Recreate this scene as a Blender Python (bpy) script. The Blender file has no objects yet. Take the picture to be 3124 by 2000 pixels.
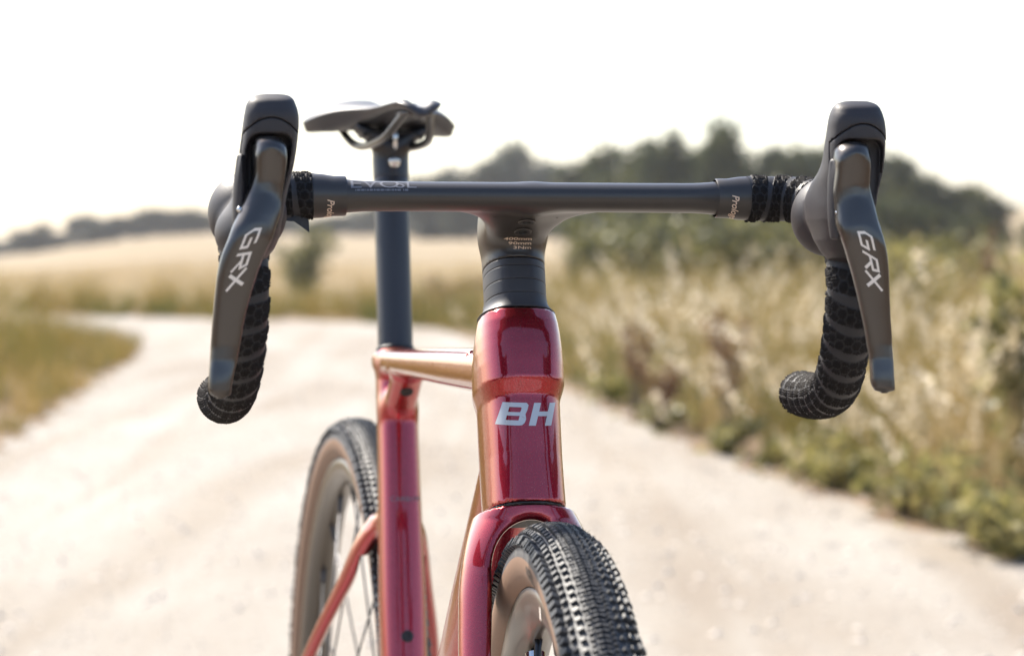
import bpy, bmesh, math, random
import numpy as np
from mathutils import Matrix, Vector
from math import radians, sin, cos, pi
S = bpy.context.scene
COL = S.collection
rng = np.random.default_rng(7)
random.seed(7)

# ------------------------------------------------------------------ camera, sky, sun, exposure
cam = bpy.data.cameras.new('camera'); co = bpy.data.objects.new('camera', cam); COL.objects.link(co)
co.location = (0, 0, .87); co.rotation_euler = (pi/2 - math.atan(246/7600), 0, 0)
cam.sensor_fit = 'HORIZONTAL'; cam.sensor_width = 36; cam.lens = 7600/3124*36
cam.clip_start = .05; cam.clip_end = 4000
cam.dof.use_dof = True; cam.dof.focus_distance = 1.66; cam.dof.aperture_fstop = 7.4
cam.dof.aperture_blades = 9
S.camera = co
SUN_EL, SUN_AZ = 46., -42.            # azimuth measured from +Y towards +X
w = bpy.data.worlds.new('World'); S.world = w; w.use_nodes = True
nt = w.node_tree; nt.nodes.clear()
sky = nt.nodes.new('ShaderNodeTexSky'); sky.sky_type = 'NISHITA'; sky.sun_disc = False
sky.sun_elevation = radians(SUN_EL); sky.sun_rotation = radians(SUN_AZ)
sky.air_density = 1.0; sky.dust_density = 1.6; sky.ozone_density = 1.0
bg = nt.nodes.new('ShaderNodeBackground'); bg.inputs[1].default_value = .125
wo = nt.nodes.new('ShaderNodeOutputWorld')
nt.links.new(sky.outputs[0], bg.inputs[0]); nt.links.new(bg.outputs[0], wo.inputs[0])
sl = bpy.data.lights.new('sun', 'SUN'); sl.energy = 4.6; sl.angle = radians(.5); sl.color = (1, .93, .82)
so = bpy.data.objects.new('sun', sl); COL.objects.link(so)
sd = Vector((sin(radians(SUN_AZ))*cos(radians(SUN_EL)), cos(radians(SUN_AZ))*cos(radians(SUN_EL)), sin(radians(SUN_EL))))
so.rotation_euler = sd.to_track_quat('Z', 'Y').to_euler(); so.location = sd*20
S.render.engine = 'CYCLES'
S.view_settings.view_transform = 'Standard'; S.view_settings.look = 'None'
S.view_settings.gamma = 1; S.view_settings.use_curve_mapping = False
S.view_settings.exposure = 1.25
S.cycles.max_bounces = 8; S.cycles.volume_bounces = 1

# ------------------------------------------------------------------ materials
class NT:
    def __init__(s, name):
        s.m = bpy.data.materials.new(name); s.m.use_nodes = True; s.t = s.m.node_tree
        s.b = s.t.nodes['Principled BSDF']; s.o = s.t.nodes['Material Output']
    def n(s, k, **a):
        x = s.t.nodes.new(k)
        for q, v in a.items():
            if q.startswith('i_'):
                key = q[2:]; x.inputs[int(key) if key.isdigit() else key].default_value = v
            else: setattr(x, q, v)
        return x
    def l(s, a, b): s.t.links.new(a, b)
    def p(s, **a):
        for q, v in a.items(): s.b.inputs[q.replace('_', ' ')].default_value = v
def rgba(c): return (c[0], c[1], c[2], 1)
def simple(name, col, rough=.5, metal=0., coat=0., spec=.5, noise=0., nscale=300., bump=0.):
    k = NT(name); k.p(Base_Color=rgba(col), Roughness=rough, Metallic=metal)
    k.b.inputs['Coat Weight'].default_value = coat; k.b.inputs['Coat Roughness'].default_value = .06
    k.b.inputs['Specular IOR Level'].default_value = spec
    if noise or bump:
        tc = k.n('ShaderNodeTexCoord'); no = k.n('ShaderNodeTexNoise', i_Scale=nscale, i_Detail=4.)
        k.l(tc.outputs['Object'], no.inputs['Vector'])
        if noise:
            mr = k.n('ShaderNodeMapRange'); mr.inputs['To Min'].default_value = 1-noise; mr.inputs['To Max'].default_value = 1+noise
            mx = k.n('ShaderNodeMix', data_type='RGBA', blend_type='MULTIPLY'); mx.inputs[0].default_value = 1
            k.l(no.outputs[0], mr.inputs[0]); mx.inputs[6].default_value = rgba(col); k.l(mr.outputs[0], mx.inputs[7]); k.l(mx.outputs[2], k.b.inputs['Base Color'])
        if bump:
            bp = k.n('ShaderNodeBump', i_Strength=bump, i_Distance=.0004); k.l(no.outputs[0], bp.inputs['Height']); k.l(bp.outputs[0], k.b.inputs['Normal'])
    return k.m
def paint_mat():
    k = NT('red_candy_paint')
    k.p(Metallic=.85, Roughness=.34); k.b.inputs['Coat Weight'].default_value = 1; k.b.inputs['Coat Roughness'].default_value = .015
    k.b.inputs['Coat IOR'].default_value = 1.65
    tc = k.n('ShaderNodeTexCoord'); vo = k.n('ShaderNodeTexVoronoi', i_Scale=2600.)
    k.l(tc.outputs['Object'], vo.inputs['Vector'])
    mr = k.n('ShaderNodeMapRange'); mr.inputs['To Min'].default_value = .26; mr.inputs['To Max'].default_value = .32
    k.l(vo.outputs['Color'], mr.inputs[0]); k.l(mr.outputs[0], k.b.inputs['Roughness'])
    mx = k.n('ShaderNodeMix', data_type='RGBA'); mx.inputs[6].default_value = (.31, .006, .022, 1); mx.inputs[7].default_value = (.39, .011, .025, 1)
    k.l(vo.outputs['Color'], mx.inputs[0])
    lw = k.n('ShaderNodeLayerWeight', i_Blend=.5); m2 = k.n('ShaderNodeMapRange'); m2.inputs['From Min'].default_value = .33; m2.inputs['From Max'].default_value = .80
    k.l(lw.outputs['Facing'], m2.inputs[0]); m3 = k.n('ShaderNodeMix', data_type='RGBA'); m3.inputs[7].default_value = (.31, .050, .008, 1)  # orange towards the edges stands in for the sunlit ground reflected there
    k.l(m2.outputs[0], m3.inputs[0]); k.l(mx.outputs[2], m3.inputs[6]); k.l(m3.outputs[2], k.b.inputs['Base Color'])
    return k.m
def dusty(name, col, dust, rough):
    k = NT(name); k.p(Roughness=rough); tc = k.n('ShaderNodeTexCoord'); n1 = k.n('ShaderNodeTexNoise', i_Scale=38., i_Detail=6., i_Roughness=.7); k.l(tc.outputs['Object'], n1.inputs['Vector'])
    mr = k.n('ShaderNodeMapRange'); mr.inputs['From Min'].default_value = .46; mr.inputs['From Max'].default_value = .72; mr.inputs['To Max'].default_value = .8; k.l(n1.outputs[0], mr.inputs[0])
    mx = k.n('ShaderNodeMix', data_type='RGBA'); mx.inputs[6].default_value = rgba(col); mx.inputs[7].default_value = rgba(dust); k.l(mr.outputs[0], mx.inputs[0]); k.l(mx.outputs[2], k.b.inputs['Base Color'])
    n2 = k.n('ShaderNodeTexNoise', i_Scale=700.); k.l(tc.outputs['Object'], n2.inputs['Vector']); bp = k.n('ShaderNodeBump', i_Strength=.25, i_Distance=.0004); k.l(n2.outputs[0], bp.inputs['Height']); k.l(bp.outputs[0], k.b.inputs['Normal'])
    return k.m
M = {
 'paint': paint_mat(),
 'bar': simple('satin_carbon_grey', (.034, .029, .027), .36, .3, 0, .75, .12, 900, .10),
 'spacer': simple('matt_black_plastic', (.028, .028, .034), .50, 0, 0, .5, .1, 700, .15),
 'lever': simple('grey_anodised_metal', (.088, .082, .079), .28, .85, 0, .5, .08, 1500, .05),
 'hood': simple('charcoal_rubber', (.024, .021, .024), .56, 0, 0, .45, .12, 800, .25),
 'dark': simple('black_plastic', (.012, .012, .013), .5),
 'chrome': simple('bright_steel', (.62, .62, .63), .22, 1),
 'post': simple('satin_black_post', (.030, .030, .035), .40, .2, 0, .5, .1, 600, .1),
 'saddle': simple('saddle_cover', (.028, .029, .036), .48, 0, 0, .5, .15, 400, .2),
 'rubber': dusty('tyre_rubber', (.024, .025, .029), (.10, .092, .084), .55),
 'casing': dusty('tyre_casing', (.040, .042, .048), (.15, .14, .13), .62),
 'gum': simple('tan_sidewall', (.20, .120, .078), .6, 0, 0, .4, .12, 900, .35),
 'rim': simple('grey_brown_carbon_rim', (.080, .066, .052), .34, .2, .15, .5, .1, 500, .03),
 'spoke': simple('black_spoke', (.03, .03, .035), .3, .7),
 'print': simple('pale_print', (.72, .66, .60), .5),
 'silver': simple('silver_print', (.50, .52, .55), .40, .35),
 'goldprint': simple('beige_print', (.62, .47, .36), .5),
 'greyprint': simple('grey_print', (.15, .15, .17), .5),
 'inkprint': simple('dark_ink', (.05, .035, .028), .6),
}
def tape_mat():
    k = NT('bar_tape_rubber'); at = k.n('ShaderNodeAttribute', attribute_name='nub')
    mx = k.n('ShaderNodeMix', data_type='RGBA'); mx.inputs[6].default_value = (.027, .026, .029, 1); mx.inputs[7].default_value = (.011, .009, .009, 1)  # smooth bands coloured lighter to carry their sheen; nubs stay darker
    k.l(at.outputs['Fac'], mx.inputs[0]); k.l(mx.outputs[2], k.b.inputs['Base Color'])
    mr = k.n('ShaderNodeMapRange');mr.inputs['To Min'].default_value = .50; mr.inputs['To Max'].default_value = .85; k.b.inputs['Specular IOR Level'].default_value = .35
    k.l(at.outputs['Fac'], mr.inputs[0]); k.l(mr.outputs[0], k.b.inputs['Roughness'])
    return k.m
M['tape'] = tape_mat()
def leaf_mat(name, cols, trans=.35):
    k = NT(name); k.t.nodes.remove(k.b)
    at = k.n('ShaderNodeAttribute', attribute_name='tone'); cr = k.n('ShaderNodeValToRGB')
    el = cr.color_ramp.elements
    for i, c in enumerate(cols):
        pos = i/(len(cols)-1)
        if i == 0: e = el[0]; e.position = 0
        elif i == len(cols)-1: e = el[-1]; e.position = 1
        else: e = el.new(pos)
        e.color = rgba(c)
    k.l(at.outputs['Fac'], cr.inputs[0])
    d = k.n('ShaderNodeBsdfDiffuse'); t = k.n('ShaderNodeBsdfTranslucent'); g = k.n('ShaderNodeBsdfGlossy'); g.inputs['Roughness'].default_value = .45
    g.inputs[0].default_value = (.6, .6, .6, 1)
    m1 = k.n('ShaderNodeMixShader', i_0=trans); m2 = k.n('ShaderNodeMixShader', i_0=.05)
    k.l(cr.outputs[0], d.inputs[0]); k.l(cr.outputs[0], t.inputs[0])
    k.l(d.outputs[0], m1.inputs[1]); k.l(t.outputs[0], m1.inputs[2]); k.l(m1.outputs[0], m2.inputs[1]); k.l(g.outputs[0], m2.inputs[2]); k.l(m2.outputs[0], k.o.inputs[0])
    return k.m
M['straw'] = leaf_mat('dry_straw', [(.085, .080, .028), (.17, .125, .045), (.32, .22, .085), (.45, .32, .15), (.58, .46, .28)], .4)
M['verge'] = leaf_mat('verge_grass_mix', [(.048, .070, .012), (.12, .125, .022), (.20, .150, .030), (.29, .195, .048), (.40, .285, .105)], .4)
M['seed'] = leaf_mat('seed_heads', [(.36, .27, .13), (.60, .50, .33)], .45)
M['plume'] = leaf_mat('pale_plumes', [(.40, .31, .17), (.74, .65, .50)], .5)  # plume colour, creamier and paler than the seed heads
M['leaf'] = leaf_mat('green_leaves', [(.068, .068, .028), (.15, .145, .050), (.26, .235, .078), (.40, .34, .13)], .45)
M['crown'] = leaf_mat('tree_leaves', [(.019, .025, .008), (.038, .047, .013), (.070, .080, .022), (.145, .145, .048)], .3)
M['crownfar'] = leaf_mat('far_tree_leaves', [(.020, .028, .018), (.030, .038, .022), (.050, .058, .032)], .3)
M['rust'] = leaf_mat('rust_brown_seeds', [(.15, .08, .04), (.29, .165, .08)], .3)
M['bark'] = simple('bark', (.10, .075, .055), .8, 0, 0, .3, .3, 8, 0)
def ground_mat(name, c1, c2, c3, sc, rough=.9, bump=.02, stretch=(1, 1, 1), fine=60.):
    k = NT(name); k.p(Roughness=rough); k.b.inputs['Specular IOR Level'].default_value = .2
    tc = k.n('ShaderNodeTexCoord'); mp = k.n('ShaderNodeMapping'); mp.inputs['Scale'].default_value = stretch
    k.l(tc.outputs['Object'], mp.inputs[0])
    n1 = k.n('ShaderNodeTexNoise', i_Scale=sc, i_Detail=5., i_Roughness=.6); n2 = k.n('ShaderNodeTexNoise', i_Scale=fine, i_Detail=5., i_Roughness=.7)
    k.l(mp.outputs[0], n1.inputs['Vector']); k.l(tc.outputs['Object'], n2.inputs['Vector'])
    cr = k.n('ShaderNodeValToRGB'); e = cr.color_ramp.elements; e[0].position = .33; e[0].color = rgba(c1); e[1].position = .68; e[1].color = rgba(c3); q = e.new(.5); q.color = rgba(c2)
    k.l(n1.outputs[0], cr.inputs[0])
    mr = k.n('ShaderNodeMapRange'); mr.inputs['From Min'].default_value = .3; mr.inputs['From Max'].default_value = .7; mr.inputs['To Min'].default_value = .78; mr.inputs['To Max'].default_value = 1.15
    k.l(n2.outputs[0], mr.inputs[0])
    mx = k.n('ShaderNodeMix', data_type='RGBA', blend_type='MULTIPLY'); mx.inputs[0].default_value = 1
    k.l(cr.outputs[0], mx.inputs[6]); k.l(mr.outputs[0], mx.inputs[7])
    if name.startswith('pale'):      # wheel-worn streaks that run along the track
        m4 = k.n('ShaderNodeMapping'); m4.inputs['Scale'].default_value = (2.6, .16, 1); m4.inputs['Rotation'].default_value = (0, 0, .12)
        n3 = k.n('ShaderNodeTexNoise', i_Scale=1.0, i_Detail=4., i_Distortion=.6); k.l(tc.outputs['Object'], m4.inputs[0]); k.l(m4.outputs[0], n3.inputs['Vector'])
        r3 = k.n('ShaderNodeMapRange'); r3.inputs['From Min'].default_value = .36; r3.inputs['From Max'].default_value = .56; r3.inputs['To Min'].default_value = 0; r3.inputs['To Max'].default_value = 1; k.l(n3.outputs[0], r3.inputs[0])
        c3 = k.n('ShaderNodeMix', data_type='RGBA'); c3.inputs[6].default_value = (.88, .83, .775, 1); c3.inputs[7].default_value = (1.04, 1.04, 1.04, 1); k.l(r3.outputs[0], c3.inputs[0])
        m5 = k.n('ShaderNodeMix', data_type='RGBA', blend_type='MULTIPLY'); m5.inputs[0].default_value = 1; k.l(mx.outputs[2], m5.inputs[6]); k.l(c3.outputs[2], m5.inputs[7]); mx = m5
    k.l(mx.outputs[2], k.b.inputs['Base Color'])
    bp = k.n('ShaderNodeBump', i_Strength=.6, i_Distance=bump); k.l(n2.outputs[0], bp.inputs['Height']); k.l(bp.outputs[0], k.b.inputs['Normal'])
    return k.m
M['track'] = ground_mat('pale_chalk_gravel', (.262, .226, .187), (.312, .282, .243), (.362, .335, .298), .60, .95, .012, (1.5, .5, 1), 45.)
M['soil'] = ground_mat('dry_verge_soil', (.15, .10, .06), (.22, .15, .09), (.30, .22, .15), 1.2)
M['field'] = ground_mat('stubble_field', (.205, .150, .085), (.265, .205, .125), (.325, .262, .170), .06, .95, .05, (.6, 1.6, 1), 3.)

# ------------------------------------------------------------------ helpers
def tag(o, label=None, cat=None, group=None, kind=None):
    if label: o['label'] = label
    if cat: o['category'] = cat
    if group: o['group'] = group
    if kind: o['kind'] = kind
    return o
def empty(name, mat=None):
    o = bpy.data.objects.new(name, None); COL.objects.link(o); o.empty_display_size = .05
    if mat is not None: o.matrix_world = mat
    return o
def link(name, me, mats, parent=None, mat=None):
    o = bpy.data.objects.new(name, me); COL.objects.link(o)
    for m in (mats if isinstance(mats, (list, tuple)) else [mats]):
        if len(me.materials) < (len(mats) if isinstance(mats, (list, tuple)) else 1): me.materials.append(m)
    if parent: o.parent = parent
    if mat is not None: o.matrix_basis = mat
    return o
def npmesh(name, V, Q=None, T=None, smooth=True, tone=None, matidx=None, normals=None):
    """fast mesh from numpy quads and / or triangles"""
    V = np.asarray(V, np.float32); me = bpy.data.meshes.new(name)
    loops = []; starts = []; n = 0
    if Q is not None and len(Q):
        Q = np.asarray(Q, np.int32); loops.append(Q.ravel()); starts.append(np.arange(len(Q))*4); n = Q.size
    if T is not None and len(T):
        T = np.asarray(T, np.int32); loops.append(T.ravel()); starts.append(n+np.arange(len(T))*3)
    L = np.concatenate(loops); St = np.concatenate(starts)
    me.vertices.add(len(V)); me.vertices.foreach_set('co', V.ravel())
    me.loops.add(len(L)); me.loops.foreach_set('vertex_index', L.astype(np.int32))
    me.polygons.add(len(St)); me.polygons.foreach_set('loop_start', St.astype(np.int32))
    me.polygons.foreach_set('use_smooth', np.full(len(St), smooth))
    if matidx is not None: me.polygons.foreach_set('material_index', np.asarray(matidx, np.int32))
    me.update(calc_edges=True); me.validate()
    if tone is not None:
        a = me.attributes.new('tone', 'FLOAT', 'FACE'); a.data.foreach_set('value', np.asarray(tone, np.float32))
    if normals is not None: me.normals_split_custom_set_from_vertices(np.asarray(normals, float).tolist())
    return me
def smin(a, b, k): 
    h = np.clip(.5+.5*(b-a)/k, 0, 1); return b*(1-h)+a*h-k*h*(1-h)
def smax(a, b, k): return -smin(-a, -b, k)
def pin(xs, ys):
    """smooth (monotone-ish) table lookup"""
    xs = np.array(xs, float); ys = np.array(ys, float); o = np.argsort(xs); xs = xs[o]; ys = ys[o]
    m = np.gradient(ys, xs)
    for i in range(1, len(xs)-1):
        if (ys[i]-ys[i-1])*(ys[i+1]-ys[i]) <= 0: m[i] = 0
    def f(x):
        x = np.clip(x, xs[0], xs[-1]); i = np.clip(np.searchsorted(xs, x)-1, 0, len(xs)-2)
        h = xs[i+1]-xs[i]; t = (x-xs[i])/h
        return (2*t**3-3*t**2+1)*ys[i]+(t**3-2*t**2+t)*h*m[i]+(-2*t**3+3*t**2)*ys[i+1]+(t**3-t**2)*h*m[i+1]
    return f
class Prim:
    """a body sliced along axis W from origin O: superellipse of half sizes a(t), b(t), centre cu(t), cv(t)"""
    def __init__(s, O, W, U, t0, t1, a, b, cu=0., cv=0., n=2., rnd=.002):
        s.O = np.array(O, float); s.W = np.array(W, float); s.W /= np.linalg.norm(s.W)
        s.U = np.array(U, float); s.U -= s.W*(s.U@s.W); s.U /= np.linalg.norm(s.U); s.V = np.cross(s.W, s.U)
        s.t0, s.t1, s.n, s.r = t0, t1, n, rnd
        s.a, s.b, s.cu, s.cv = [(f if callable(f) else (lambda x, c=f: c)) for f in (a, b, cu, cv)]
    def __call__(s, P):
        d = P-s.O; t = d@s.W; tc = np.clip(t, s.t0, s.t1)
        u = d@s.U-s.cu(tc); v = d@s.V-s.cv(tc); a = s.a(tc)-s.r; b = s.b(tc)-s.r
        rr = (np.abs(u/a)**s.n+np.abs(v/b)**s.n)**(1/s.n)+1e-9; m = np.sqrt(u*u+v*v)
        q = m-m/rr; q = np.where(rr < .3, -np.minimum(a, b)*.7, q)
        ax_ = np.maximum(s.t0+s.r-t, t-s.t1+s.r)
        return np.where(ax_ > 0, np.sqrt(ax_**2+np.maximum(q, 0)**2), np.maximum(q, ax_))-s.r
def ellip(c, r):
    c = np.array(c); r = np.array(r)
    def f(P):
        q = (P-c)/r; k = np.sqrt((q**2).sum(1))+1e-9; m = np.sqrt(((P-c)**2).sum(1)); return np.where(k < .3, -r.min()*.7, m-m/k)
    return f
def grad(f, P, e=2e-4):
    g = np.stack([f(P+np.eye(3)[i]*e)-f(P-np.eye(3)[i]*e) for i in range(3)], 1)/(2*e); return g
def sdf_mesh(name, f, lo, hi, h, lip=1.6):
    lo = np.array(lo, float); hi = np.array(hi, float); B = 8
    nb = np.ceil((hi-lo)/(h*B)).astype(int)
    g = np.stack(np.meshgrid(*[np.arange(n) for n in nb], indexing='ij'), -1).reshape(-1, 3)
    c = lo+(g+.5)*B*h; d = np.concatenate([f(c[i:i+200000]) for i in range(0, len(c), 200000)])
    g = g[np.abs(d) < lip*B*h*.9+h]
    k = np.arange(B+1); L = np.stack(np.meshgrid(k, k, k, indexing='ij'), -1)
    Es = []; N = nb*B+2
    def vid(I): return (I[:, 0].astype(np.int64)*N[1]+I[:, 1])*N[2]+I[:, 2]
    for s in range(0, len(g), 400):
        G = g[s:s+400]; I = G[:, None, None, None, :]*B+L[None]; P = lo+I.reshape(-1, 3)*h
        F = f(P).reshape(len(G), B+1, B+1, B+1); F = np.where(F == 0, 1e-9, F)
        for axx in range(3):
            s0 = [slice(None)]*4; s1 = [slice(None)]*4; s0[axx+1] = slice(0, B); s1[axx+1] = slice(1, B+1)
            F0 = F[tuple(s0)]; F1 = F[tuple(s1)]; m = (F0 < 0) != (F1 < 0)
            II = I[tuple(s0)][m]; Es.append((np.full(len(II), axx), II, F0[m]/(F0[m]-F1[m]), F0[m] < 0))
    A = np.concatenate([e[0] for e in Es]); I = np.concatenate([e[1] for e in Es]); T = np.concatenate([e[2] for e in Es]); Sg = np.concatenate([e[3] for e in Es])
    key = vid(I)*3+A; _, ui = np.unique(key, return_index=True); A, I, T, Sg = A[ui], I[ui], T[ui], Sg[ui]
    P = I.astype(float); P[np.arange(len(A)), A] += T
    cells = []; 
    for axx in range(3):
        m = A == axx; o1 = np.zeros(3, int); o2 = np.zeros(3, int); o1[(axx+1) % 3] = -1; o2[(axx+2) % 3] = -1
        Im = I[m]; cells.append((m, [Im+o1+o2, Im+o2, Im, Im+o1]))
    allc = np.concatenate([vid(c+1) for m, cs in cells for c in cs]); allp = np.concatenate([P[m] for m, cs in cells for c in cs])
    uc, inv = np.unique(allc, return_inverse=True); inv = inv.ravel(); cnt = np.bincount(inv)
    V = np.stack([np.bincount(inv, allp[:, i])/cnt for i in range(3)], 1)*h+lo
    Q = []; o = 0
    for m, cs in cells:
        n = m.sum(); q = np.stack([inv[o+j*n:o+(j+1)*n] for j in range(4)], 1); o += 4*n
        sg = Sg[m]; q = np.where(sg[:, None], q, q[:, ::-1]); Q.append(q)
    Q = np.concatenate(Q)
    for _ in range(3):
        d = f(V); gg = grad(f, V); V = V-gg*np.clip(d, -.4*h, .4*h)[:, None]/np.maximum((gg**2).sum(1), .25)[:, None]
    gg = grad(f, V, h*.35); gg /= np.linalg.norm(gg, axis=1)[:, None]+1e-9
    return npmesh(name, V, Q, normals=gg)
def catmull(P, n):
    P = np.array(P, float); P = np.vstack([2*P[0]-P[1], P, 2*P[-1]-P[-2]]); out = []
    for i in range(1, len(P)-2):
        t = np.linspace(0, 1, n, endpoint=False)[:, None]; p0, p1, p2, p3 = P[i-1:i+3]
        out.append(.5*(2*p1+(p2-p0)*t+(2*p0-5*p1+4*p2-p3)*t**2+(3*p1-p0-3*p2+p3)*t**3))
    return np.vstack(out+[P[-2][None]])
def frames(P, up=(0, 0, 1)):
    T = np.gradient(P, axis=0); T /= np.linalg.norm(T, axis=1)[:, None]
    u = np.array(up, float); Us = []
    for t in T:
        u = u-t*(u@t); u /= np.linalg.norm(u); Us.append(u.copy())
    U = np.array(Us); return T, U, np.cross(T, U)
def tube(P, r, seg=16, up=(0, 0, 1), caps=True, ry=None):
    """tube along a path; r may vary along it"""
    P = np.array(P, float); T, U, V = frames(P, up); r = np.broadcast_to(np.asarray(r, float), (len(P),)); ry = r if ry is None else np.broadcast_to(ry, (len(P),))
    a = np.linspace(0, 2*pi, seg, endpoint=False)
    X = P[:, None]+U[:, None]*(np.cos(a)[None, :, None]*r[:, None, None])+V[:, None]*(np.sin(a)[None, :, None]*ry[:, None, None])
    n = len(P); i = np.arange(n-1)[:, None]*seg; j = np.arange(seg)[None]; k = (j+1) % seg
    Q = np.stack([i+j, i+k, i+seg+k, i+seg+j], -1).reshape(-1, 4)
    X = X.reshape(-1, 3); Tt = []
    if caps:
        X = np.vstack([X, P[0], P[-1]]); c0 = n*seg; c1 = c0+1
        for q in range(seg): Tt += [(c0, (q+1) % seg, q), (c1, (n-1)*seg+q, (n-1)*seg+(q+1) % seg)]
    return X, Q, np.array(Tt) if Tt else None
def merge(parts):
    """join (V,Q,T) tuples"""
    Vs, Qs, Ts = [], [], []; o = 0
    for V, Q, T in parts:
        Vs.append(V)
        if Q is not None and len(Q): Qs.append(np.asarray(Q)+o)
        if T is not None and len(T): Ts.append(np.asarray(T)+o)
        o += len(V)
    return np.vstack(Vs), np.vstack(Qs) if Qs else None, np.vstack(Ts) if Ts else None
def lathe(prof, seg=48, closed=True):
    """revolve (r, x) profile about the x axis; wheel coordinates: x lateral, circle in y-z"""
    pr = np.array(prof, float); a = np.linspace(0, 2*pi, seg, endpoint=False); n = len(pr)
    X = np.stack([np.broadcast_to(pr[None, :, 1], (seg, n)), -np.sin(a)[:, None]*pr[None, :, 0], np.cos(a)[:, None]*pr[None, :, 0]], -1).reshape(-1, 3)
    i = np.arange(seg)[:, None]; ii = (i+1) % seg; m = n if closed else n-1; j = np.arange(m)[None]; jj = (j+1) % n
    Q = np.stack([i*n+j, ii*n+j, ii*n+jj, i*n+jj], -1).reshape(-1, 4)
    return X, Q, np.tile(np.arange(m), seg)
def text_geo(txt, size=1., shear=0., bold=0., xs=1., align='CENTER', maxe=.1, space=1.):
    cu = bpy.data.curves.new('lettering', 'FONT'); cu.body = txt; cu.size = size; cu.shear = shear; cu.offset = bold; cu.align_x = align; cu.align_y = 'CENTER'
    cu.space_character = space; cu.resolution_u = 3
    ob = bpy.data.objects.new('lettering', cu); COL.objects.link(ob); bpy.context.view_layer.update()
    me = bpy.data.meshes.new_from_object(ob.evaluated_get(bpy.context.evaluated_depsgraph_get()))
    bpy.data.objects.remove(ob)
    bm = bmesh.new(); bm.from_mesh(me); bmesh.ops.remove_doubles(bm, verts=bm.verts, dist=1e-5*size)
    bmesh.ops.triangulate(bm, faces=bm.faces)
    for _ in range(5):
        es = [e for e in bm.edges if e.calc_length() > maxe]
        if not es: break
        bmesh.ops.subdivide_edges(bm, edges=es, cuts=1); bmesh.ops.triangulate(bm, faces=bm.faces)
    V = np.array([v.co[:2] for v in bm.verts]); V[:, 0] *= xs; bm.verts.index_update(); T = np.array([[v.index for v in f.verts] for f in bm.faces]); bm.free()
    return V, T
def march(P, D, f, off=.00035, n=60):
    P = P.copy(); D = np.array(D, float); D /= np.linalg.norm(D); ok = np.ones(len(P), bool)
    for _ in range(n):
        d = f(P)-off; P = P+D*(np.clip(d, -.01, .01)*.6)[:, None]
    return P
def decal(name, V, T, mat, parent):
    me = npmesh(name, V, None, T, smooth=True)
    return link(name, me, mat, parent)
Ex, Ey, Ez = np.eye(3)

# ------------------------------------------------------------------ the bicycle: where it stands
PSI, LAM = radians(12), radians(1.35)
AX = np.array([0, cos(radians(71)), sin(radians(71))]); AP = np.array([0, .095, .905])
MB = (Matrix.Translation((-.0025, 1.744, 0)) @ Matrix.Rotation(PSI, 4, 'Z') @ Matrix.Translation((0, 0, .83)) @ Matrix.Rotation(LAM, 4, 'Y') @ Matrix.Translation((0, -.095, -.83)))
def steer(deg): return Matrix.Translation(AP) @ Matrix.Rotation(radians(deg), 4, Vector(AX)) @ Matrix.Translation(-AP)
MBAR, MFORK = steer(-3.6), steer(-5.5)
bike = empty('bicycle', MB)
tag(bike, 'red gravel bicycle with drop handlebar seen head-on on the pale track', 'bicycle')
def atz(t): return AP+AX*t     # point on the steering axis

# ---- frame
def crisp(ts, vs, e=.0011):
    ts, vs = np.array(ts), np.array(vs)
    return lambda t: (np.interp(t-e, ts, vs)+2*np.interp(t, ts, vs)+np.interp(t+e, ts, vs))/4
headA = crisp([-.25, -.2245, -.190, -.1505, -.1400, -.126, -.116, -.106, -.097, -.088, -.08], [.0268, .0268, .0264, .0266, .0297, .0298, .0294, .0286, .0275, .0257, .0257])
headF = crisp([-.25, -.2245, -.190, -.1505, -.1400, -.126, -.116, -.106, -.097, -.088, -.08], [.0296, .0296, .0289, .0294, .0345, .0343, .0336, .0320, .0298, .0262, .0262])
headR = pin([-.235, -.2245, -.15, -.12, -.088], [.042, .045, .050, .046, .030])
Vsgn = 1 if np.cross(AX, Ex)[1] > 0 else -1
hb = lambda t: (headF(t)+headR(t))/2
hc = lambda t: Vsgn*(headR(t)-headF(t))/2
head = Prim(AP, AX, Ex, -.2245, -.0885, headA, hb, 0, hc, 2.75, .0012)
def seg(A, B, a, b, n=2.4, U=Ex, r=.004, t0=0, cu=0., cv=0.):
    A = np.array(A, float); B = np.array(B, float); L = np.linalg.norm(B-A)
    fa = pin([0, L], [a[0], a[-1]]) if len(a) == 2 else pin(np.linspace(0, L, len(a)), a)
    fb = pin([0, L], [b[0], b[-1]]) if len(b) == 2 else pin(np.linspace(0, L, len(b)), b)
    return Prim(A, B-A, U, t0, L, fa, fb, cu, cv, n, r)
def sty(z): return .600+(z-.86)*.296
top_tube = seg((0, .085, .7825), (0, .60, .7685), [.0205, .0195, .0185, .0180], [.0170, .0155, .0130, .0110], 3.4)
down_tube = seg((0, .085, .712), (0, .425, .285), [.0185, .0225, .0235, .024], [.026, .029, .027, .027], 2.6)
seat_tube = Prim((0, sty(.28), .28), (0, .296, 1), Ex, 0, (.775-.28)*1.043, pin([0, .1, .30, .45, .52], [.030, .022, .0200, .0178, .0178]), pin([0, .3, .52], [.022, .023, .021]), 0, 0, 2.7, .002)
gusset = seg((0, .505, .762), (0, .560, .722), [.0135, .0145], [.009, .013], 3.)
bbs = Prim((-.043, .430, .275), Ex, Ey, 0, .086, .024, .024, n=2, rnd=.002)
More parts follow.
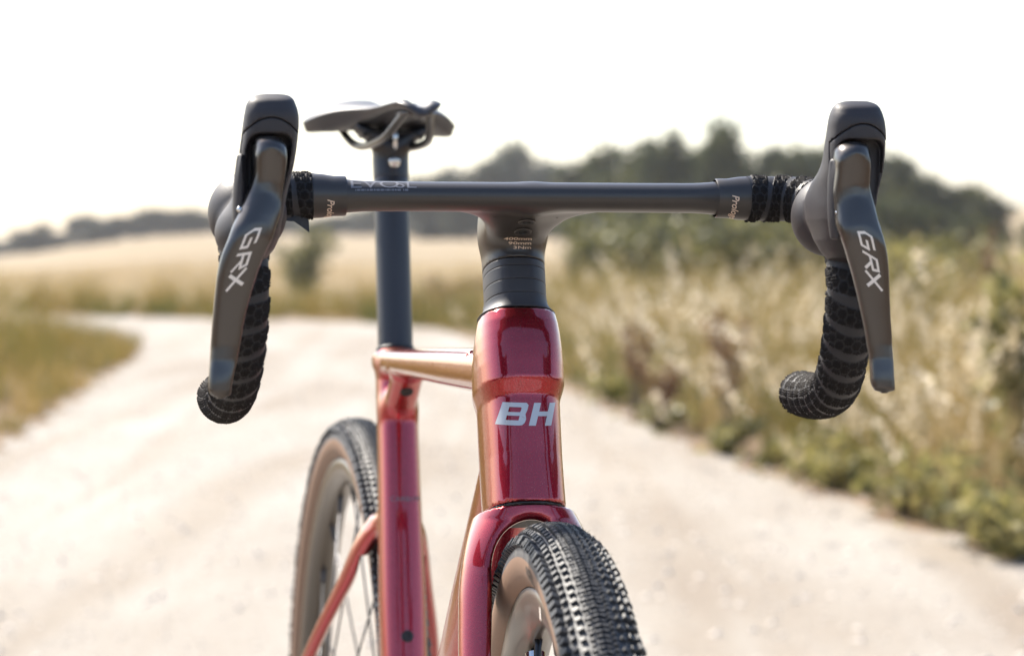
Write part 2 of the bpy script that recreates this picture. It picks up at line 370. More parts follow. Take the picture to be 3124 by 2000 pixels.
# seat stays curve out from the seat tube, then run straight to the axle
def stay(s):
    zs = [.634, .610, .570, .49, .42, .36]
    xs = [.010, .0215, .0350, .0580, .0670, .0690]; ys = [.555, .575, .606, .677, .748, .812]
    fx, fy = pin(zs, np.array(xs)*s), pin(zs, ys)
    V = np.cross(Ez, Ex)  # = +y
    return Prim((0, 0, 0), Ez, Ex, .36, .634, pin([.36, .50, .58, .62], [.0070, .0068, .0085, .0115]), pin([.36, .50, .60, .62], [.010, .012, .020, .024]), fx, fy, 2.2, .003)
def chain(s): return seg((.028*s, .46, .285), (.062*s, .825, .345), [.010, .009], [.014, .011], 2.4)
FP = [stay(-1), stay(1), chain(-1), chain(1)]
def f_frame(P):
    d = smin(head(P), down_tube(P), .009); d = smin(d, top_tube(P), .006)
    e = smin(seat_tube(P), gusset(P), .008); d = smin(d, e, .010)
    for q in FP: d = smin(d, q(P), .008)
    d = smin(d, bbs(P), .015)
    y, z = P[:, 1], P[:, 2]
    wheel = 0.362-np.sqrt((y-.834)**2+(z-.35)**2); wx = np.abs(P[:, 0])-.028     # keep the tyre's room clear
    cut = np.maximum(-wheel, wx); d = np.where(y > .54, smax(d, -cut, .004), d)
    ts = (P-AP)@AX; d = np.where(y < .16, smax(d, ts+.0885, .0012), d); d = np.where(y < .074, smax(d, -.2245-ts, .0012), d)
    tq = (P-np.array([0, sty(.773), .773]))@np.array([0, .284, .959]); d = np.where(y > .5, smax(d, tq-.003, .002), d)
    hx = P[:, 0]; return d
frame = link('frame', sdf_mesh('frame', f_frame, (-.085, -.022, .23), (.085, .90, .84), .0024), M['paint'], bike)

# steering column (just inside) and dark joint rings
def ring(t0, t1, grow, name, mat, mat_basis=None, parent=bike, a=headA, f=headF, r=headR, n=2.35):
    pr = Prim(AP, AX, Ex, t0, t1, lambda t: a(np.clip(t, -.2245, -.0885))+grow, lambda t: (f(np.clip(t, -.2245, -.0885))+r(np.clip(t, -.2245, -.0885)))/2+grow, 0,
              lambda t: Vsgn*(r(np.clip(t, -.2245, -.0885))-f(np.clip(t, -.2245, -.0885)))/2, n, .0004)
    return pr
# ---- BH badge on the head tube
def flat_letter(polys):
    return polys
def badge():
    # heavy, wide italic letters built as polygons with holes left open (bars joined)
    bars = []
    def rect(x0, x1, y0, y1): bars.append([(x0, y0), (x1, y0), (x1, y1), (x0, y1)])
    rect(0, .30, 0, 1); rect(.30, .86, .80, 1); rect(.30, .86, .42, .58); rect(.30, .86, 0, .22)
    bars.append([(.86, .80), (1.02, .74), (1.06, .90), (.95, 1.), (.86, 1.)]); bars.append([(.74, .80), (.86, .80), (1.06, .90), (1.06, .68)]); bars.append([(.78, .58), (.86, .42), (1.02, .50), (1.06, .68), (.80, .66)])
    bars.append([(.80, .66), (1.06, .68), (1.06, .9), (.80, .80)]); bars.append([(.80, .22), (1.08, .12), (1.10, .30), (.80, .42)]); bars.append([(.86, .42), (1.10, .30), (1.02, .50)]); bars.append([(.80, .42), (.86, .42), (.95, .36), (.80, .30)]); bars.append([(.86, 0), (1.0, .02), (1.08, .12), (.80, .22)])
    rect(1.28, 1.58, 0, 1); rect(1.58, 1.98, .42, .62); rect(1.98, 2.28, 0, 1)
    V, T = [], []
    for p in bars:
        n = 5; q = p if len(p) == 4 else p
        bm = bmesh.new(); vs = [bm.verts.new((x, y, 0)) for x, y in q]; fc = bm.faces.new(vs)
        if fc.calc_area() < 1e-6: bm.free(); continue
        bmesh.ops.triangulate(bm, faces=bm.faces)
        for _ in range(4):
            es = [e for e in bm.edges if e.calc_length() > .12]
            if not es: break
            bmesh.ops.subdivide_edges(bm, edges=es, cuts=1); bmesh.ops.triangulate(bm, faces=bm.faces)
        bm.verts.index_update(); o = len(V); V += [(v.co.x, v.co.y) for v in bm.verts]; T += [[v.index+o for v in f.verts] for f in bm.faces]; bm.free()
    return np.array(V, float), np.array(T)
bv, bt = badge()
H_ = .0150; px = (bv[:, 0]-1.14)*.0160-.0020+(bv[:, 1]-.5)*.0045; pz = (bv[:, 1]-.5)*H_
P0 = np.stack([px, np.full(len(px), -.02), (.7585)+pz], 1)
decal('badge_lettering', march(P0, (0, 1, 0), f_frame, .0003), bt, M['silver'], frame)
# small bolt and cable holes on the seat tube front
def disc_bolt(name, P, Nn, r, depth, mat, parent, socket=True, mb=None):
    Nn = np.array(Nn, float); Nn /= np.linalg.norm(Nn); U = np.cross(Nn, Ex if abs(Nn[0]) < .9 else Ey); U /= np.linalg.norm(U); W = np.cross(Nn, U)
    prof = [(0, -depth*.6), (r*.5, -depth*.6), (r*.55, 0), (r*.85, .0), (r, -.0003), (r, -depth)] if socket else [(0, 0), (r*.8, 0), (r, -.0006), (r, -depth)]
    a = np.linspace(0, 2*pi, 20, endpoint=False); V = []
    for rr, hh in prof: V.append(np.array(P)+Nn*hh+np.cos(a)[:, None]*U*rr+np.sin(a)[:, None]*W*rr)
    V = np.vstack(V); n = len(prof); i = np.arange(n-1)[:, None]*20; j = np.arange(20)[None]; k = (j+1) % 20
    Q = np.stack([i+j, i+20+j, i+20+k, i+k], -1).reshape(-1, 4)
    return link(name, npmesh(name, V, Q, smooth=False), mat, parent)
def on_front(x, z, f, y0=.40, off=0.):
    p = march(np.array([[x, y0, z]]), (0, 1, 0), f, off); g = grad(f, p)[0]; return p[0], g/np.linalg.norm(g)
p, g = on_front(.0, .745, f_frame); disc_bolt('clamp_bolt', p+g*.0008, g, .0058, .0010, M['dark'], frame)
p, g = on_front(.0, .538, f_frame); disc_bolt('bottle_bolt', p+g*.0012, g, .0052, .0014, M['dark'], frame)
tv, tt = text_geo('CARBON', .006, 0, 0, 1.1, maxe=.004)
P0 = np.stack([tv[:, 0]+.002, np.full(len(tv), .40), .652+tv[:, 1]], 1)
decal('frame_lettering', march(P0, (0, 1, 0), f_frame, .0003), tt, M['greyprint'], frame)

# ---- seatpost, clamp, saddle
P = np.array([(0, sty(z), z) for z in np.linspace(.70, .945, 12)])
V, Q, T = tube(P, .0156, 48, up=(1, 0, 0))
post = link('seatpost', npmesh('seatpost', V, Q, T), M['post'], bike)
V, Q, T = tube([(0, sty(.7772), .7772), (0, sty(.7800), .7800)], .0172, 40, up=(1, 0, 0)); link('seatpost_collar', npmesh('seatpost_collar', V, Q, T), M['dark'], post)
c = np.array([0, sty(.956), .956])
yoke = Prim(c+[-.033, 0, .010], Ex, Ey, 0, .066, pin([0, .02, .033, .046, .066], [.012, .017, .019, .017, .012]), pin([0, .014, .024, .042, .052, .066], [.0055, .008, .0105, .0105, .008, .0055]), pin([0, .066], [0, 0]), pin([0, .012, .033, .054, .066], [.012, .006, -.004, .006, .012]), 2.4, .002)
postcap = Prim((0, sty(.93), .93), (0, .296, 1), Ex, 0, .032, pin([0, .02, .032], [.0160, .0165, .014]), pin([0, .02, .032], [.0160, .0165, .014]), n=2, rnd=.002)
def f_yoke(P): return smin(yoke(P), postcap(P), .012)
clamp = link('saddle_clamp', sdf_mesh('saddle_clamp', f_yoke, (-.04, sty(.92)-.035, .91), (.04, sty(.97)+.035, .985), .0014), M['post'], post)
V, Q, T = tube([(0, .608, .9475), (0, .602, .946), (0, .6005, .9455)], [.0052, .0052, .0038], 20, up=(1, 0, 0)); link('clamp_bolt', npmesh('clamp_bolt', V, Q, T), M['chrome'], post)
V, Q, T = tube([(0, .604, .958), (0, .601, .966), (0, .600, .976)], [.0022, .0022, .0018], 12, up=(1, 0, 0)); link('clamp_bolt', npmesh('clamp_bolt', V, Q, T), M['chrome'], post)
upper = Prim((-.028, sty(.97)-.004, .9725), Ex, Ey, 0, .056, .016, pin([0, .012, .028, .044, .056], [.0032, .003, .0045, .003, .0032]), 0, pin([0, .012, .028, .044, .056], [-.002, .001, .0015, .001, -.002]), 3, .001)
link('clamp_plate', sdf_mesh('clamp_plate', upper, (-.035, .59, .965), (.035, .66, .99), .0012), M['dark'], post)
# saddle shell: sections from nose to tail
ys = np.array([.462, .466, .475, .49, .52, .55, .58, .61, .64, .67, .695, .715, .728, .733])
hw = np.array([.004, .012, .018, .0205, .0215, .0230, .0265, .0345, .050, .0655, .0715, .0695, .060, .045])
zt = np.array([.984, .990, .9945, .9965, .9965, .9960, .9960, .9975, 1.0005, 1.0035, 1.0050, 1.0055, 1.0055, 1.0050])
dp = np.array([.002, .006, .010, .0125, .0115, .0105, .011, .013, .016, .020, .023, .022, .018, .012])
yy = np.linspace(.462, .733, 70); HW, ZT, DP = [pin(ys, q)(yy) for q in (hw, zt, dp)]
nu = 65; u = np.linspace(-1, 1, nu); X = []
for y, a, z, d in zip(yy, HW, ZT, DP):
    wide = np.clip((a-.02)/.05, 0, 1)
    ch = np.exp(-(u*a/.0075)**2)*(.0068*np.clip((y-.462)/.012, 0, 1))
    side = -d*.30*np.abs(u)**5*(1-wide)-.0205*np.clip(np.abs(u*a)/.0715, 0, 1)**3.2-wide*.003*np.abs(u)**10
    topz = z+wide*.002+side-ch; X.append(np.stack([u*a, np.full(nu, y), topz], 1))
X = np.array(X); bot = X.copy(); 
for i, (a, d) in enumerate(zip(HW, DP)):
    w2 = np.clip((a-.022)/.04, 0, 1); thick = (d*.62*(1-np.abs(u)**6)+.0025*(1-np.abs(u)**8))*(1-w2)+w2*(.028-.0125*(np.abs(u*a)/.0715)**3)*np.sqrt(1-np.abs(u)**14); bot[i, :, 2] -= thick*1.; bot[i, :, 0] *= .985
bot[:, :, 2] = np.minimum(bot[:, :, 2], X[:, :, 2]-.0001)
n = len(yy); idx = np.arange(n*nu).reshape(n, nu); o = n*nu
Qs = [np.stack([idx[:-1, :-1], idx[:-1, 1:], idx[1:, 1:], idx[1:, :-1]], -1).reshape(-1, 4), np.stack([idx[:-1, :-1], idx[1:, :-1], idx[1:, 1:], idx[:-1, 1:]], -1).reshape(-1, 4)+o]
e = idx[:, 0]; Qs.append(np.stack([e[:-1], e[1:], e[1:]+o, e[:-1]+o], -1)); e = idx[:, -1]; Qs.append(np.stack([e[1:], e[:-1], e[:-1]+o, e[1:]+o], -1))
e = idx[0]; Qs.append(np.stack([e[1:], e[:-1], e[:-1]+o, e[1:]+o], -1)); e = idx[-1]; Qs.append(np.stack([e[:-1], e[1:], e[1:]+o, e[:-1]+o], -1))
saddle = link('saddle', npmesh('saddle', np.vstack([X.reshape(-1, 3), bot.reshape(-1, 3)]), np.vstack(Qs)), M['saddle'], bike)
for s in (-1, 1):
    rp = catmull([(.010*s, .482, .985), (.013*s, .50, .979), (.019*s, .535, .966), (.0215*s, .58, .962), (.0215*s, .66, .962), (.028*s, .69, .968), (.036*s, .715, .984)], 8)
    V, Q, T = tube(rp, .0036, 12, up=(1, 0, 0)); link('saddle_rail', npmesh('saddle_rail', V, Q, T), M['spoke'], saddle)
plate = Prim((0, .474, .9835), Ey, Ex, 0, .03, pin([0, .01, .03], [.010, .015, .016]), .0028, n=3, rnd=.001)
link('nose_plate', sdf_mesh('nose_plate', plate, (-.02, .47, .975), (.02, .51, .992), .0012), M['bar'], saddle)

# ---- headset cover, spacers
spA = lambda t: .0215+0*t
def spacer(t0, t1, name, a0=.0212, a1=.0212, f0=.0255, f1=.0255, r0=.034, r1=.034, parent=bike, mb=None, mat='spacer', n=2.3):
    A_ = pin([t0, t1], [a0, a1]); F_ = pin([t0, t1], [f0, f1]); R_ = pin([t0, t1], [r0, r1])
    if a0 != a1:
        ts_ = np.linspace(t0, t1, 6); e = np.array([0, .42, .72, .90, .98, 1.]); A_ = pin(ts_, a0+(a1-a0)*e); F_ = pin(ts_, f0+(f1-f0)*e); R_ = pin(ts_, r0+(r1-r0)*e)
    ts_ = np.concatenate([[t0, t0, t0+.0002], np.linspace(t0+.0006, t1-.0006, 12), [t1-.0002, t1, t1]]); g = np.zeros(len(ts_)); g[0] = g[-1] = -.004; g[1] = g[-2] = -.00025; g[2] = g[-3] = -.00006
    an = np.linspace(0, 2*pi, 96, endpoint=False); U_ = Ex; Vd = np.cross(AX, Ex); rows_ = []
    for t_, gg_ in zip(ts_, g):
        a_, f_, r_ = float(A_(t_))+gg_, float(F_(t_))+gg_, float(R_(t_))+gg_; b_, c_ = (f_+r_)/2, Vsgn*(r_-f_)/2; cc, ss = np.cos(an), np.sin(an)
        rows_.append(AP+AX*t_+(np.sign(cc)*np.abs(cc)**(2/n)*a_)[:, None]*U_+(np.sign(ss)*np.abs(ss)**(2/n)*b_+c_)[:, None]*Vd)
    X_ = np.vstack(rows_); i_ = np.arange(len(ts_)-1)[:, None]*96; j_ = np.arange(96)[None]; k_ = (j_+1) % 96
    m = npmesh(name, X_, np.stack([i_+j_, i_+k_, i_+96+k_, i_+96+j_], -1).reshape(-1, 4))
    return link(name, m, M[mat], parent, mb)
cover = spacer(-.0879, -.0775, 'headset_cover', .0268, .0213, .0268, .0258, .031, .034)
tag(cover, 'black flared cap over the red head tube')
for t0, t1 in [(-.07735, -.06785), (-.0677, -.0582), (-.05805, -.0530)]:
    sp = spacer(t0, t1, 'spacer', mb=MBAR)
# fine split seam on the spacers
V, Q, T = tube([tuple(atz(-.0772)), tuple(atz(-.053))], .0195, 24, up=(1, 0, 0)); link('steerer_tube', npmesh('steerer_tube', V, Q, T), M['dark'], bike, MBAR)

# ---- handlebar and stem in one piece
bx = np.array([0, .05, .09, .115, .125, .132, .140, .148, .18])
bar_b = pin(bx, [.0098, .0098, .0099, .0103, .0112, .0122, .0118, .0118, .0118])
bar_a = pin(bx, [.0165, .0162, .0156, .0146, .0138, .0132, .0124, .0120, .0120])
class Bar:
    def __call__(s, P):
        x = np.clip(np.abs(P[:, 0]), 0, .17); y = P[:, 1]-.001; z = P[:, 2]-.9030
        a, b = bar_a(x), bar_b(x); n = 2.25; rr = (np.abs(y/a)**n+np.abs(z/b)**n)**(1/n)+1e-9; m = np.hypot(y, z); q = m-m/rr; q = np.where(rr < .3, -b*.7, q)
        return np.maximum(q, np.abs(P[:, 0])-.17)
barf = Bar()
sy = np.array([-.005, .005, .012, .02, .03, .045, .06, .08, .11])
st_w = pin(sy, [.120, .092, .068, .0500, .0370, .0275, .0235, .0220, .0215])
st_t = pin(sy, [.9085, .9088, .9088, .9085, .9080, .9065, .9050, .9035, .8990])
st_bt = pin(sy, [.8945, .8925, .8908, .8885, .8855, .8795, .8730, .8660, .8600])
stem = Prim((0, 0, 0), Ey, Ex, -.004, .095, st_w, lambda t: (st_t(t)-st_bt(t))/2, 0, lambda t: -(st_t(t)+st_bt(t))/2, 3.0, .003)
stemc = Prim(AP, AX, Ex, -.0529, -.010, pin([-.053, -.03, -.01], [.0213, .0216, .0205]), pin([-.053, -.01], [.030, .029]), 0, Vsgn*.0043, 2.3, .001)
stem_cv = np.cross(Ey/1., Ex)   # V axis of the stem prim is -z
def f_bar(P):
    d = smin(barf(P), stem(P), .009); d = smin(d, smax(stemc(P), -((P-AP)@AX)-.0525, .001), .010)
    return smax(d, -((P-AP)@AX)-.0527, .0008)
hbar = link('handlebar', sdf_mesh('handlebar', f_bar, (-.18, -.035, .845), (.18, .15, .93), .0014), M['bar'], bike, MBAR)
def under(x, y0, z0, f, D):     # point on the underside hit from below-front
    p = march(np.array([[x, y0, z0]]), D, f, 0); g = grad(f, p)[0]; return p[0], g/np.linalg.norm(g)
for z in (.8872, .8808):
    p, g = under(.0003, -.05, z, f_bar, (0, 1, 0)); disc_bolt('stem_bolt', p+g*.0010, g, .0051, .0012, M['dark'], hbar)
    V, Q, T = tube([p+g*.0004+.0053*(np.cross(g, Ex)*cos(a)+Ex*sin(a)) for a in np.linspace(0, 2*pi, 25)], .0007, 8, up=tuple(g), caps=False)
    link('bolt_rim', npmesh('bolt_rim', V, Q, T), M['bar'], hbar)
for i, (tx, z) in enumerate([('400mm', .8757), ('90mm', .8727), ('3Nm', .8697)]):
    tv, tt = text_geo(tx, .0064, 0, .00006, 1.0, 'RIGHT', .004)
    P0 = np.stack([tv[:, 0]+.0085, np.full(len(tv), -.05), z+tv[:, 1]*.42], 1)
    decal('stem_lettering', march(P0, (0, 1, 0), f_bar, .0003), tt, M['goldprint'], hbar)
# top-of-bar print: letters run over the front edge
tv, tt = text_geo('EVO', .0150, 0, .0002, 1.25, 'LEFT', .004, 1.1)
th = 2.05-(tv[:, 1]/.011)*.55
def on_bar(x, th, off=.0003):
    D = np.stack([0*th, np.cos(th), np.sin(th)], 1); C0 = np.stack([x, np.full(len(x), .001), np.full(len(x), .903)], 1)
    r = np.full(len(x), .03)
    for _ in range(40): r = r-f_bar(C0+D*r[:, None])*.8+off*.8
    return C0+D*r[:, None]
def bar_text(txt, size, xs, x0, th0, k, mat, bold=0., shear=0.):
    tv, tt = text_geo(txt, size, shear, bold, xs, 'LEFT', .003)
    # letter tops point rearward over the bar: angle grows from the front face
    P = on_bar(x0+tv[:, 0], th0-tv[:, 1]*k); return decal('bar_lettering', P, tt, mat, hbar)
bar_text('EVO', .0140, 1.25, -.1225, 2.52, 62, M['greyprint'])
bar_text('SL', .0120, 1.25, -.0925, 2.56, 62, M['greyprint'])
V, T = [], []
random.seed(3); x = -.1185
while x < -.086:
    wd = random.choice([.0006, .0012, .0022]); 
    if not (-.0890 < x < -.0875):
        o = len(V)
        pts = on_bar(np.array([x, x+wd, x+wd, x]), np.array([2.93, 2.93, 2.84, 2.84])); V += pts.tolist(); T += [(o, o+1, o+2), (o, o+2, o+3)]
    x += wd+.0005
decal('bar_lettering', np.array(V), np.array(T), M['greyprint'], hbar)
# finishing collars at the tape ends
for s in (-1, 1):
    xs_ = np.array([.1235, .1245, .132, .139, .1465]); rr = np.array([.0126, .0131, .0132, .0143, .0148])
    V, Q, T = tube([(s*x, .0, .903) for x in xs_], rr, 48, up=(0, 0, 1), caps=False); link('tape_collar', npmesh('tape_collar', V, Q, T), M['bar'], hbar)
    tv, tt = text_geo('Prologo', .0066, .3, .0001, 1.0, 'LEFT', .0015)
    th = (3.30 + tv[:, 0]/.0142) if s < 0 else (2.98+tv[:, 0]/.0142)
    rad = np.interp(.1345-tv[:, 1]*.9, xs_, rr)+.0004
    xx = s*(.1345)+(tv[:, 1])*(1 if s > 0 else 1)
    rad = np.interp(np.abs(xx), xs_, rr)+.0004
    Pp = np.stack([xx, np.cos(th)*rad, .903+np.sin(th)*rad], 1); decal('tape_lettering', Pp, tt, M['goldprint'], hbar)

# ---- bar tape: wound tape with diamond clusters of small nubs
def tape(s):
    path = catmull([(.1435*s, 0, .903), (.165*s, .0, .903), (.181*s, -.010, .902), (.1905*s, -.032, .898), (.1935*s, -.056, .888), (.1935*s, -.076, .871), (.1930*s, -.085, .848),
                    (.1935*s, -.080, .826), (.1950*s, -.066, .803), (.1975*s, -.043, .784), (.2000*s, -.012, .773), (.2020*s, .030, .7685), (.2030*s, .074, .7680)], 60)
    d = np.r_[0, np.cumsum(np.linalg.norm(np.diff(path, axis=0), axis=1))]; L = d[-1]; n = int(L/.00055)
    t = np.linspace(0, L, n); P = np.stack([np.interp(t, d, path[:, i]) for i in range(3)], 1)
    k = 9; Pp = np.pad(P, ((k, k), (0, 0)), 'edge'); P = np.stack([np.convolve(Pp[:, i], np.ones(2*k+1)/(2*k+1), 'valid') for i in range(3)], 1)
    T, U, V = frames(P); sg = 176; a = np.linspace(0, 2*pi, sg, endpoint=False)
    R = .0146; A_, T_ = np.meshgrid(a, t); pitch = .0168
    ph = (T_/pitch+s*A_/(2*pi)); fr = ph-np.floor(ph)             # wound helix
    band = np.clip((.27+.06*np.sin(A_*2+s)-fr)/.03, 0, 1)+np.clip((fr-.965)/.02, 0, 1)
    step = .0004*(1-fr)                                     # each turn laps over the last
    c1 = T_/.0016; c2 = A_*R/.0016
    nub = (np.cos(2*pi*(c1+c2)/1.)*.5+.5)*(np.cos(2*pi*(c1-c2)/1.)*.5+.5); nub = np.clip(nub*2.2-.25, 0, 1)
    g1 = (T_+A_*R)/.0070; g2 = (T_-A_*R)/.0070; e1 = np.abs(g1-np.round(g1)); e2 = np.abs(g2-np.round(g2))
    cs = 2*pi*R/(math.sqrt(3)*8); pu, pv_ = T_/cs, A_*R/cs; sx, sy_ = 1., math.sqrt(3)
    ax1, ay1 = np.mod(pu, sx)-sx/2, np.mod(pv_, sy_)-sy_/2; ax2, ay2 = np.mod(pu-sx/2, sx)-sx/2, np.mod(pv_-sy_/2, sy_)-sy_/2
    near = ax1**2+ay1**2 < ax2**2+ay2**2; gx, gy = np.where(near, ax1, ax2), np.where(near, ay1, ay2)
    hx = np.maximum(np.abs(gx)*.5+np.abs(gy)*.866, np.abs(gx))+.02*np.sin(2*pi*T_/.0016)+.02*np.sin(2*pi*A_*R/.0016)
    lane = np.clip((.435-hx)/.04, 0, 1)
    pat = lane*(1-np.clip(band, 0, 1)); hgt = pat*nub*.0012+pat*.0003
    rad = R+step+hgt
    rad[-6:] *= np.linspace(1, .75, 6)[:, None]
    X = P[:, None]+(U[:, None]*np.cos(a)[None, :, None]+V[:, None]*np.sin(a)[None, :, None])*rad[..., None]
    i = np.arange(n-1)[:, None]*sg; j = np.arange(sg)[None]; kk = (j+1) % sg
    Q = np.stack([i+j, i+kk, i+sg+kk, i+sg+j], -1).reshape(-1, 4); X = np.vstack([X.reshape(-1, 3), P[-1], P[0]]); c = n*sg
    Tt = [(c, (n-1)*sg+q, (n-1)*sg+(q+1) % sg) for q in range(sg)]
    me = npmesh('bar_tape', X, Q, Tt); at = me.attributes.new('nub', 'FLOAT', 'POINT'); at.data.foreach_set('value', np.r_[np.clip((1-np.clip(band, 0, 1))*(.55+.45*lane), 0, 1).ravel(), 0, 0].astype(np.float32))
    return link('bar_tape', me, M['tape'], bike, MBAR)
tapeL, tapeR = tape(-1), tape(1)
# loose pointed tail of tape by the left hood
tailp = np.array([(-.1555, -.006, .8905), (-.1490, -.004, .8925), (-.1480, -.005, .8860), (-.1478, -.006, .8790), (-.1520, -.006, .8822), (-.1580, -.008, .8862), (-.166, -.010, .8865), (-.164, -.010, .8905)])
Vv = np.vstack([tailp, tailp+[0, .0022, 0]]); n = len(tailp)
me = bpy.data.meshes.new('tape_tail'); me.from_pydata(Vv.tolist(), [], [list(range(n))[::-1], list(range(n, 2*n))]+[[i, (i+1) % n, n+(i+1) % n, n+i] for i in range(n)])
link('tape_tail', me, M['tape'], tapeL)

# ---- brake and shift levers
LEV = {-1: [(0.9354, -0.1859, -0.1774, -0.1480), (0.9343, -0.1880, -0.1752, -0.1484), (0.9317, -0.1893, -0.1725, -0.1506), (0.9271, -0.1897, -0.1707, -0.1535), (0.9196, -0.1899, -0.1708, -0.1521), (0.9121, -0.1903, -0.1715, -0.1504), (0.9071, -0.1918, -0.1722, -0.1495), (0.8996, -0.1951, -0.1733, -0.1505), (0.8894, -0.1992, -0.1745, -0.1542), (0.8819, -0.2028, -0.1771, -0.1561), (0.8744, -0.2055, -0.1796, -0.1561), (0.8643, -0.2095, -0.1843, -0.1542), (0.8543, -0.2119, -0.1882, -0.1524), (0.8442, -0.2131, -0.1913, -0.1506), (0.8290, -0.2145, -0.1953, -0.1481), (0.8138, -0.2155, -0.1979, -0.1456), (0.8012, -0.2162, -0.2002, -0.1450), (0.7937, -0.2168, -0.2020, -0.1474), (0.7875, -0.2171, -0.2033, -0.1491), (0.7837, -0.2166, -0.2038, -0.1494), (0.7812, -0.2146, -0.2051, -0.1494), (0.7802, -0.2121, -0.2076, -0.1493)],
       1: [(0.9350, 0.1734, 0.1826, -0.1480), (0.9339, 0.1703, 0.1856, -0.1488), (0.9317, 0.1678, 0.1870, -0.1507), (0.9264, 0.1660, 0.1867, -0.1534), (0.9174, 0.1658, 0.1871, -0.1515), (0.9096, 0.1653, 0.1871, -0.1498), (0.9044, 0.1651, 0.1883, -0.1497), (0.8965, 0.1657, 0.1905, -0.1516), (0.8913, 0.1660, 0.1913, -0.1536), (0.8835, 0.1661, 0.1925, -0.1560), (0.8757, 0.1685, 0.1946, -0.1563), (0.8653, 0.1721, 0.1971, -0.1544), (0.8549, 0.1757, 0.1986, -0.1525), (0.8444, 0.1790, 0.1995, -0.1507), (0.8286, 0.1834, 0.2010, -0.1481), (0.8128, 0.1873, 0.2028, -0.1455), (0.7996, 0.1894, 0.2038, -0.1452), (0.7919, 0.1894, 0.2037, -0.1481), (0.7867, 0.1896, 0.2040, -0.1492), (0.7835, 0.1909, 0.2040, -0.1494), (0.7817, 0.1931, 0.2023, -0.1495), (0.7812, 0.1955, 0.1996, -0.1494)]}
HOOD = {-1: ([.9612, .9605, .9587, .9553, .9502, .9438, .9361, .9284, .9156, .9028, .8899, .86], [-.1850, -.1881, -.1912, -.1937, -.1950, -.1960, -.1968, -.1978, -.1988, -.2001, -.2015, -.203], [-.1715, -.1689, -.1664, -.1646, -.1630, -.1625, -.1630, -.1638, -.1656, -.1680, -.1700, -.173]),
        1: ([.9609, .9598, .9577, .9542, .9489, .9423, .9343, .9237, .9104, .8971, .8865, .86], [.1757, .1721, .1694, .1675, .1662, .1657, .1652, .1650, .1643, .1645, .1655, .168], [.1922, .1949, .1969, .1985, .2000, .2011, .2015, .2015, .2011, .2003, .1995, .198])}
def shifter(s):
    Z, XL, XR = [np.array(q) for q in HOOD[s]]
    xl, xr = pin(Z, XL), pin(Z, XR)
    yf = pin([.855, .87, .89, .92, .945, .953, .958, .961], [-.100, -.118, -.135, -.1425, -.1440, -.1420, -.1375, -.130])
    yb = pin([.855, .87, .885, .900, .910, .918, .926, .935, .945, .955, .961], [-.085, -.075, -.058, -.054, -.070, -.092, -.103, -.108, -.112, -.116, -.120])
    horn = Prim((0, 0, 0), Ez, Ex, .864, .9611, lambda t: (xr(t)-xl(t))/2*np.interp(t, [.864, .868, .875, .888], [.45, .68, .88, 1]), lambda t: (yb(t)-yf(t))/2, lambda t: (xr(t)+xl(t))/2, lambda t: (yb(t)+yf(t))/2, 2.8, .0008)
    bulge = ellip((.1898*s, -.046, .8905), (.0248, .030, .0262)); low = ellip((.1930*s, -.085, .878), (.0185, .030, .019))
    def solid(P): return smin(smin(horn(P), bulge(P), .005), low(P), .008)
    cav = Prim((0, 0, 0), Ez, Ex, .80, .9372, lambda t: (xr(t)-xl(t))/2-.0034, .0, lambda t: (xr(t)+xl(t))/2, 0)
    def cavity(P):
        z = P[:, 2]; zc = np.clip(z, .80, .96); hw_ = (xr(zc)-xl(zc))/2-np.where(s*1 > 0, .0034, .0038); cx = (xr(zc)+xl(zc))/2
        return smax(smax(np.abs(P[:, 0]-cx)-hw_, z-.9368, .008), P[:, 1]+.1275, .004)
    def seam(P): return np.maximum(P[:, 2]-(.9462-.010*((P[:, 0]-(xl(.94)+xr(.94))/2)/.017)**2), P[:, 1]+.1300+0*P[:, 0])     # front bracket region
    def f_hood(P):
        d = smax(solid(P), -cavity(P), .002); return smax(d, -seam(P)+.0003, .0006)
    def f_brk(P):
        d = smax(solid(P)+.0004, -cavity(P), .0015); return smax(d, seam(P)+.0002, .0008)
    lo = (min(XL.min(), .19*s-.03)-.004, -.152, .845); hi = (max(XR.max(), .19*s+.03)+.004, -.004, .966)
    brk = link('brake_shifter', sdf_mesh('brake_shifter', f_brk, lo, hi, .0013), M['hood'], bike, MBAR)
    link('hood', sdf_mesh('hood', f_hood, lo, hi, .0014), M['hood'], brk)
    # pivot block inside the opening
    cx = (xl(.91)+xr(.91))/2
    blk = Prim((cx-.0025*s*0, -.130, .932), (0, .12, -1), Ex, 0, .052, .0085, .006, n=4, rnd=.002)
    link('pivot_block', sdf_mesh('pivot_block', blk, (cx-.02, -.14, .87), (cx+.02, -.09, .945), .0016), M['dark'], brk)
    # inner shift paddle pivot seen on the inner side
    ix = .1665 if s > 0 else -.1975
    pad = Prim((ix, -.136, .925), (.05 if s > 0 else -.02, .05, -1), Ex, 0, .050, pin([0, .012, .036, .05], [.0022, .0036, .0044, .0032]), .0075, n=2., rnd=.002)
    link('shift_paddle', sdf_mesh('shift_paddle', pad, (ix-.012, -.16, .865), (ix+.012, -.11, .932), .0013), M['hood'], brk)
    V, Q, T = tube([(ix+.0030*s*0+.001*s, -.1452, .8915), (ix+.001*s, -.1440, .8915)], [.0016, .0020], 14, up=(0, 0, 1)); link('pivot_pin', npmesh('pivot_pin', V, Q, T), M['chrome'], brk)
    # lever blade: horizontal slices with a bevelled front, refined
    R = np.array(LEV[s]); zz = R[:, 0]; fl, fr_, fy = pin(zz, R[:, 1]), pin(zz, R[:, 2]), pin(zz, R[:, 3])
    zs = np.concatenate([np.linspace(.9352, .925, 14), np.linspace(.9235, .787, 90), np.linspace(.786, .7795 if s < 0 else .7805, 14)])
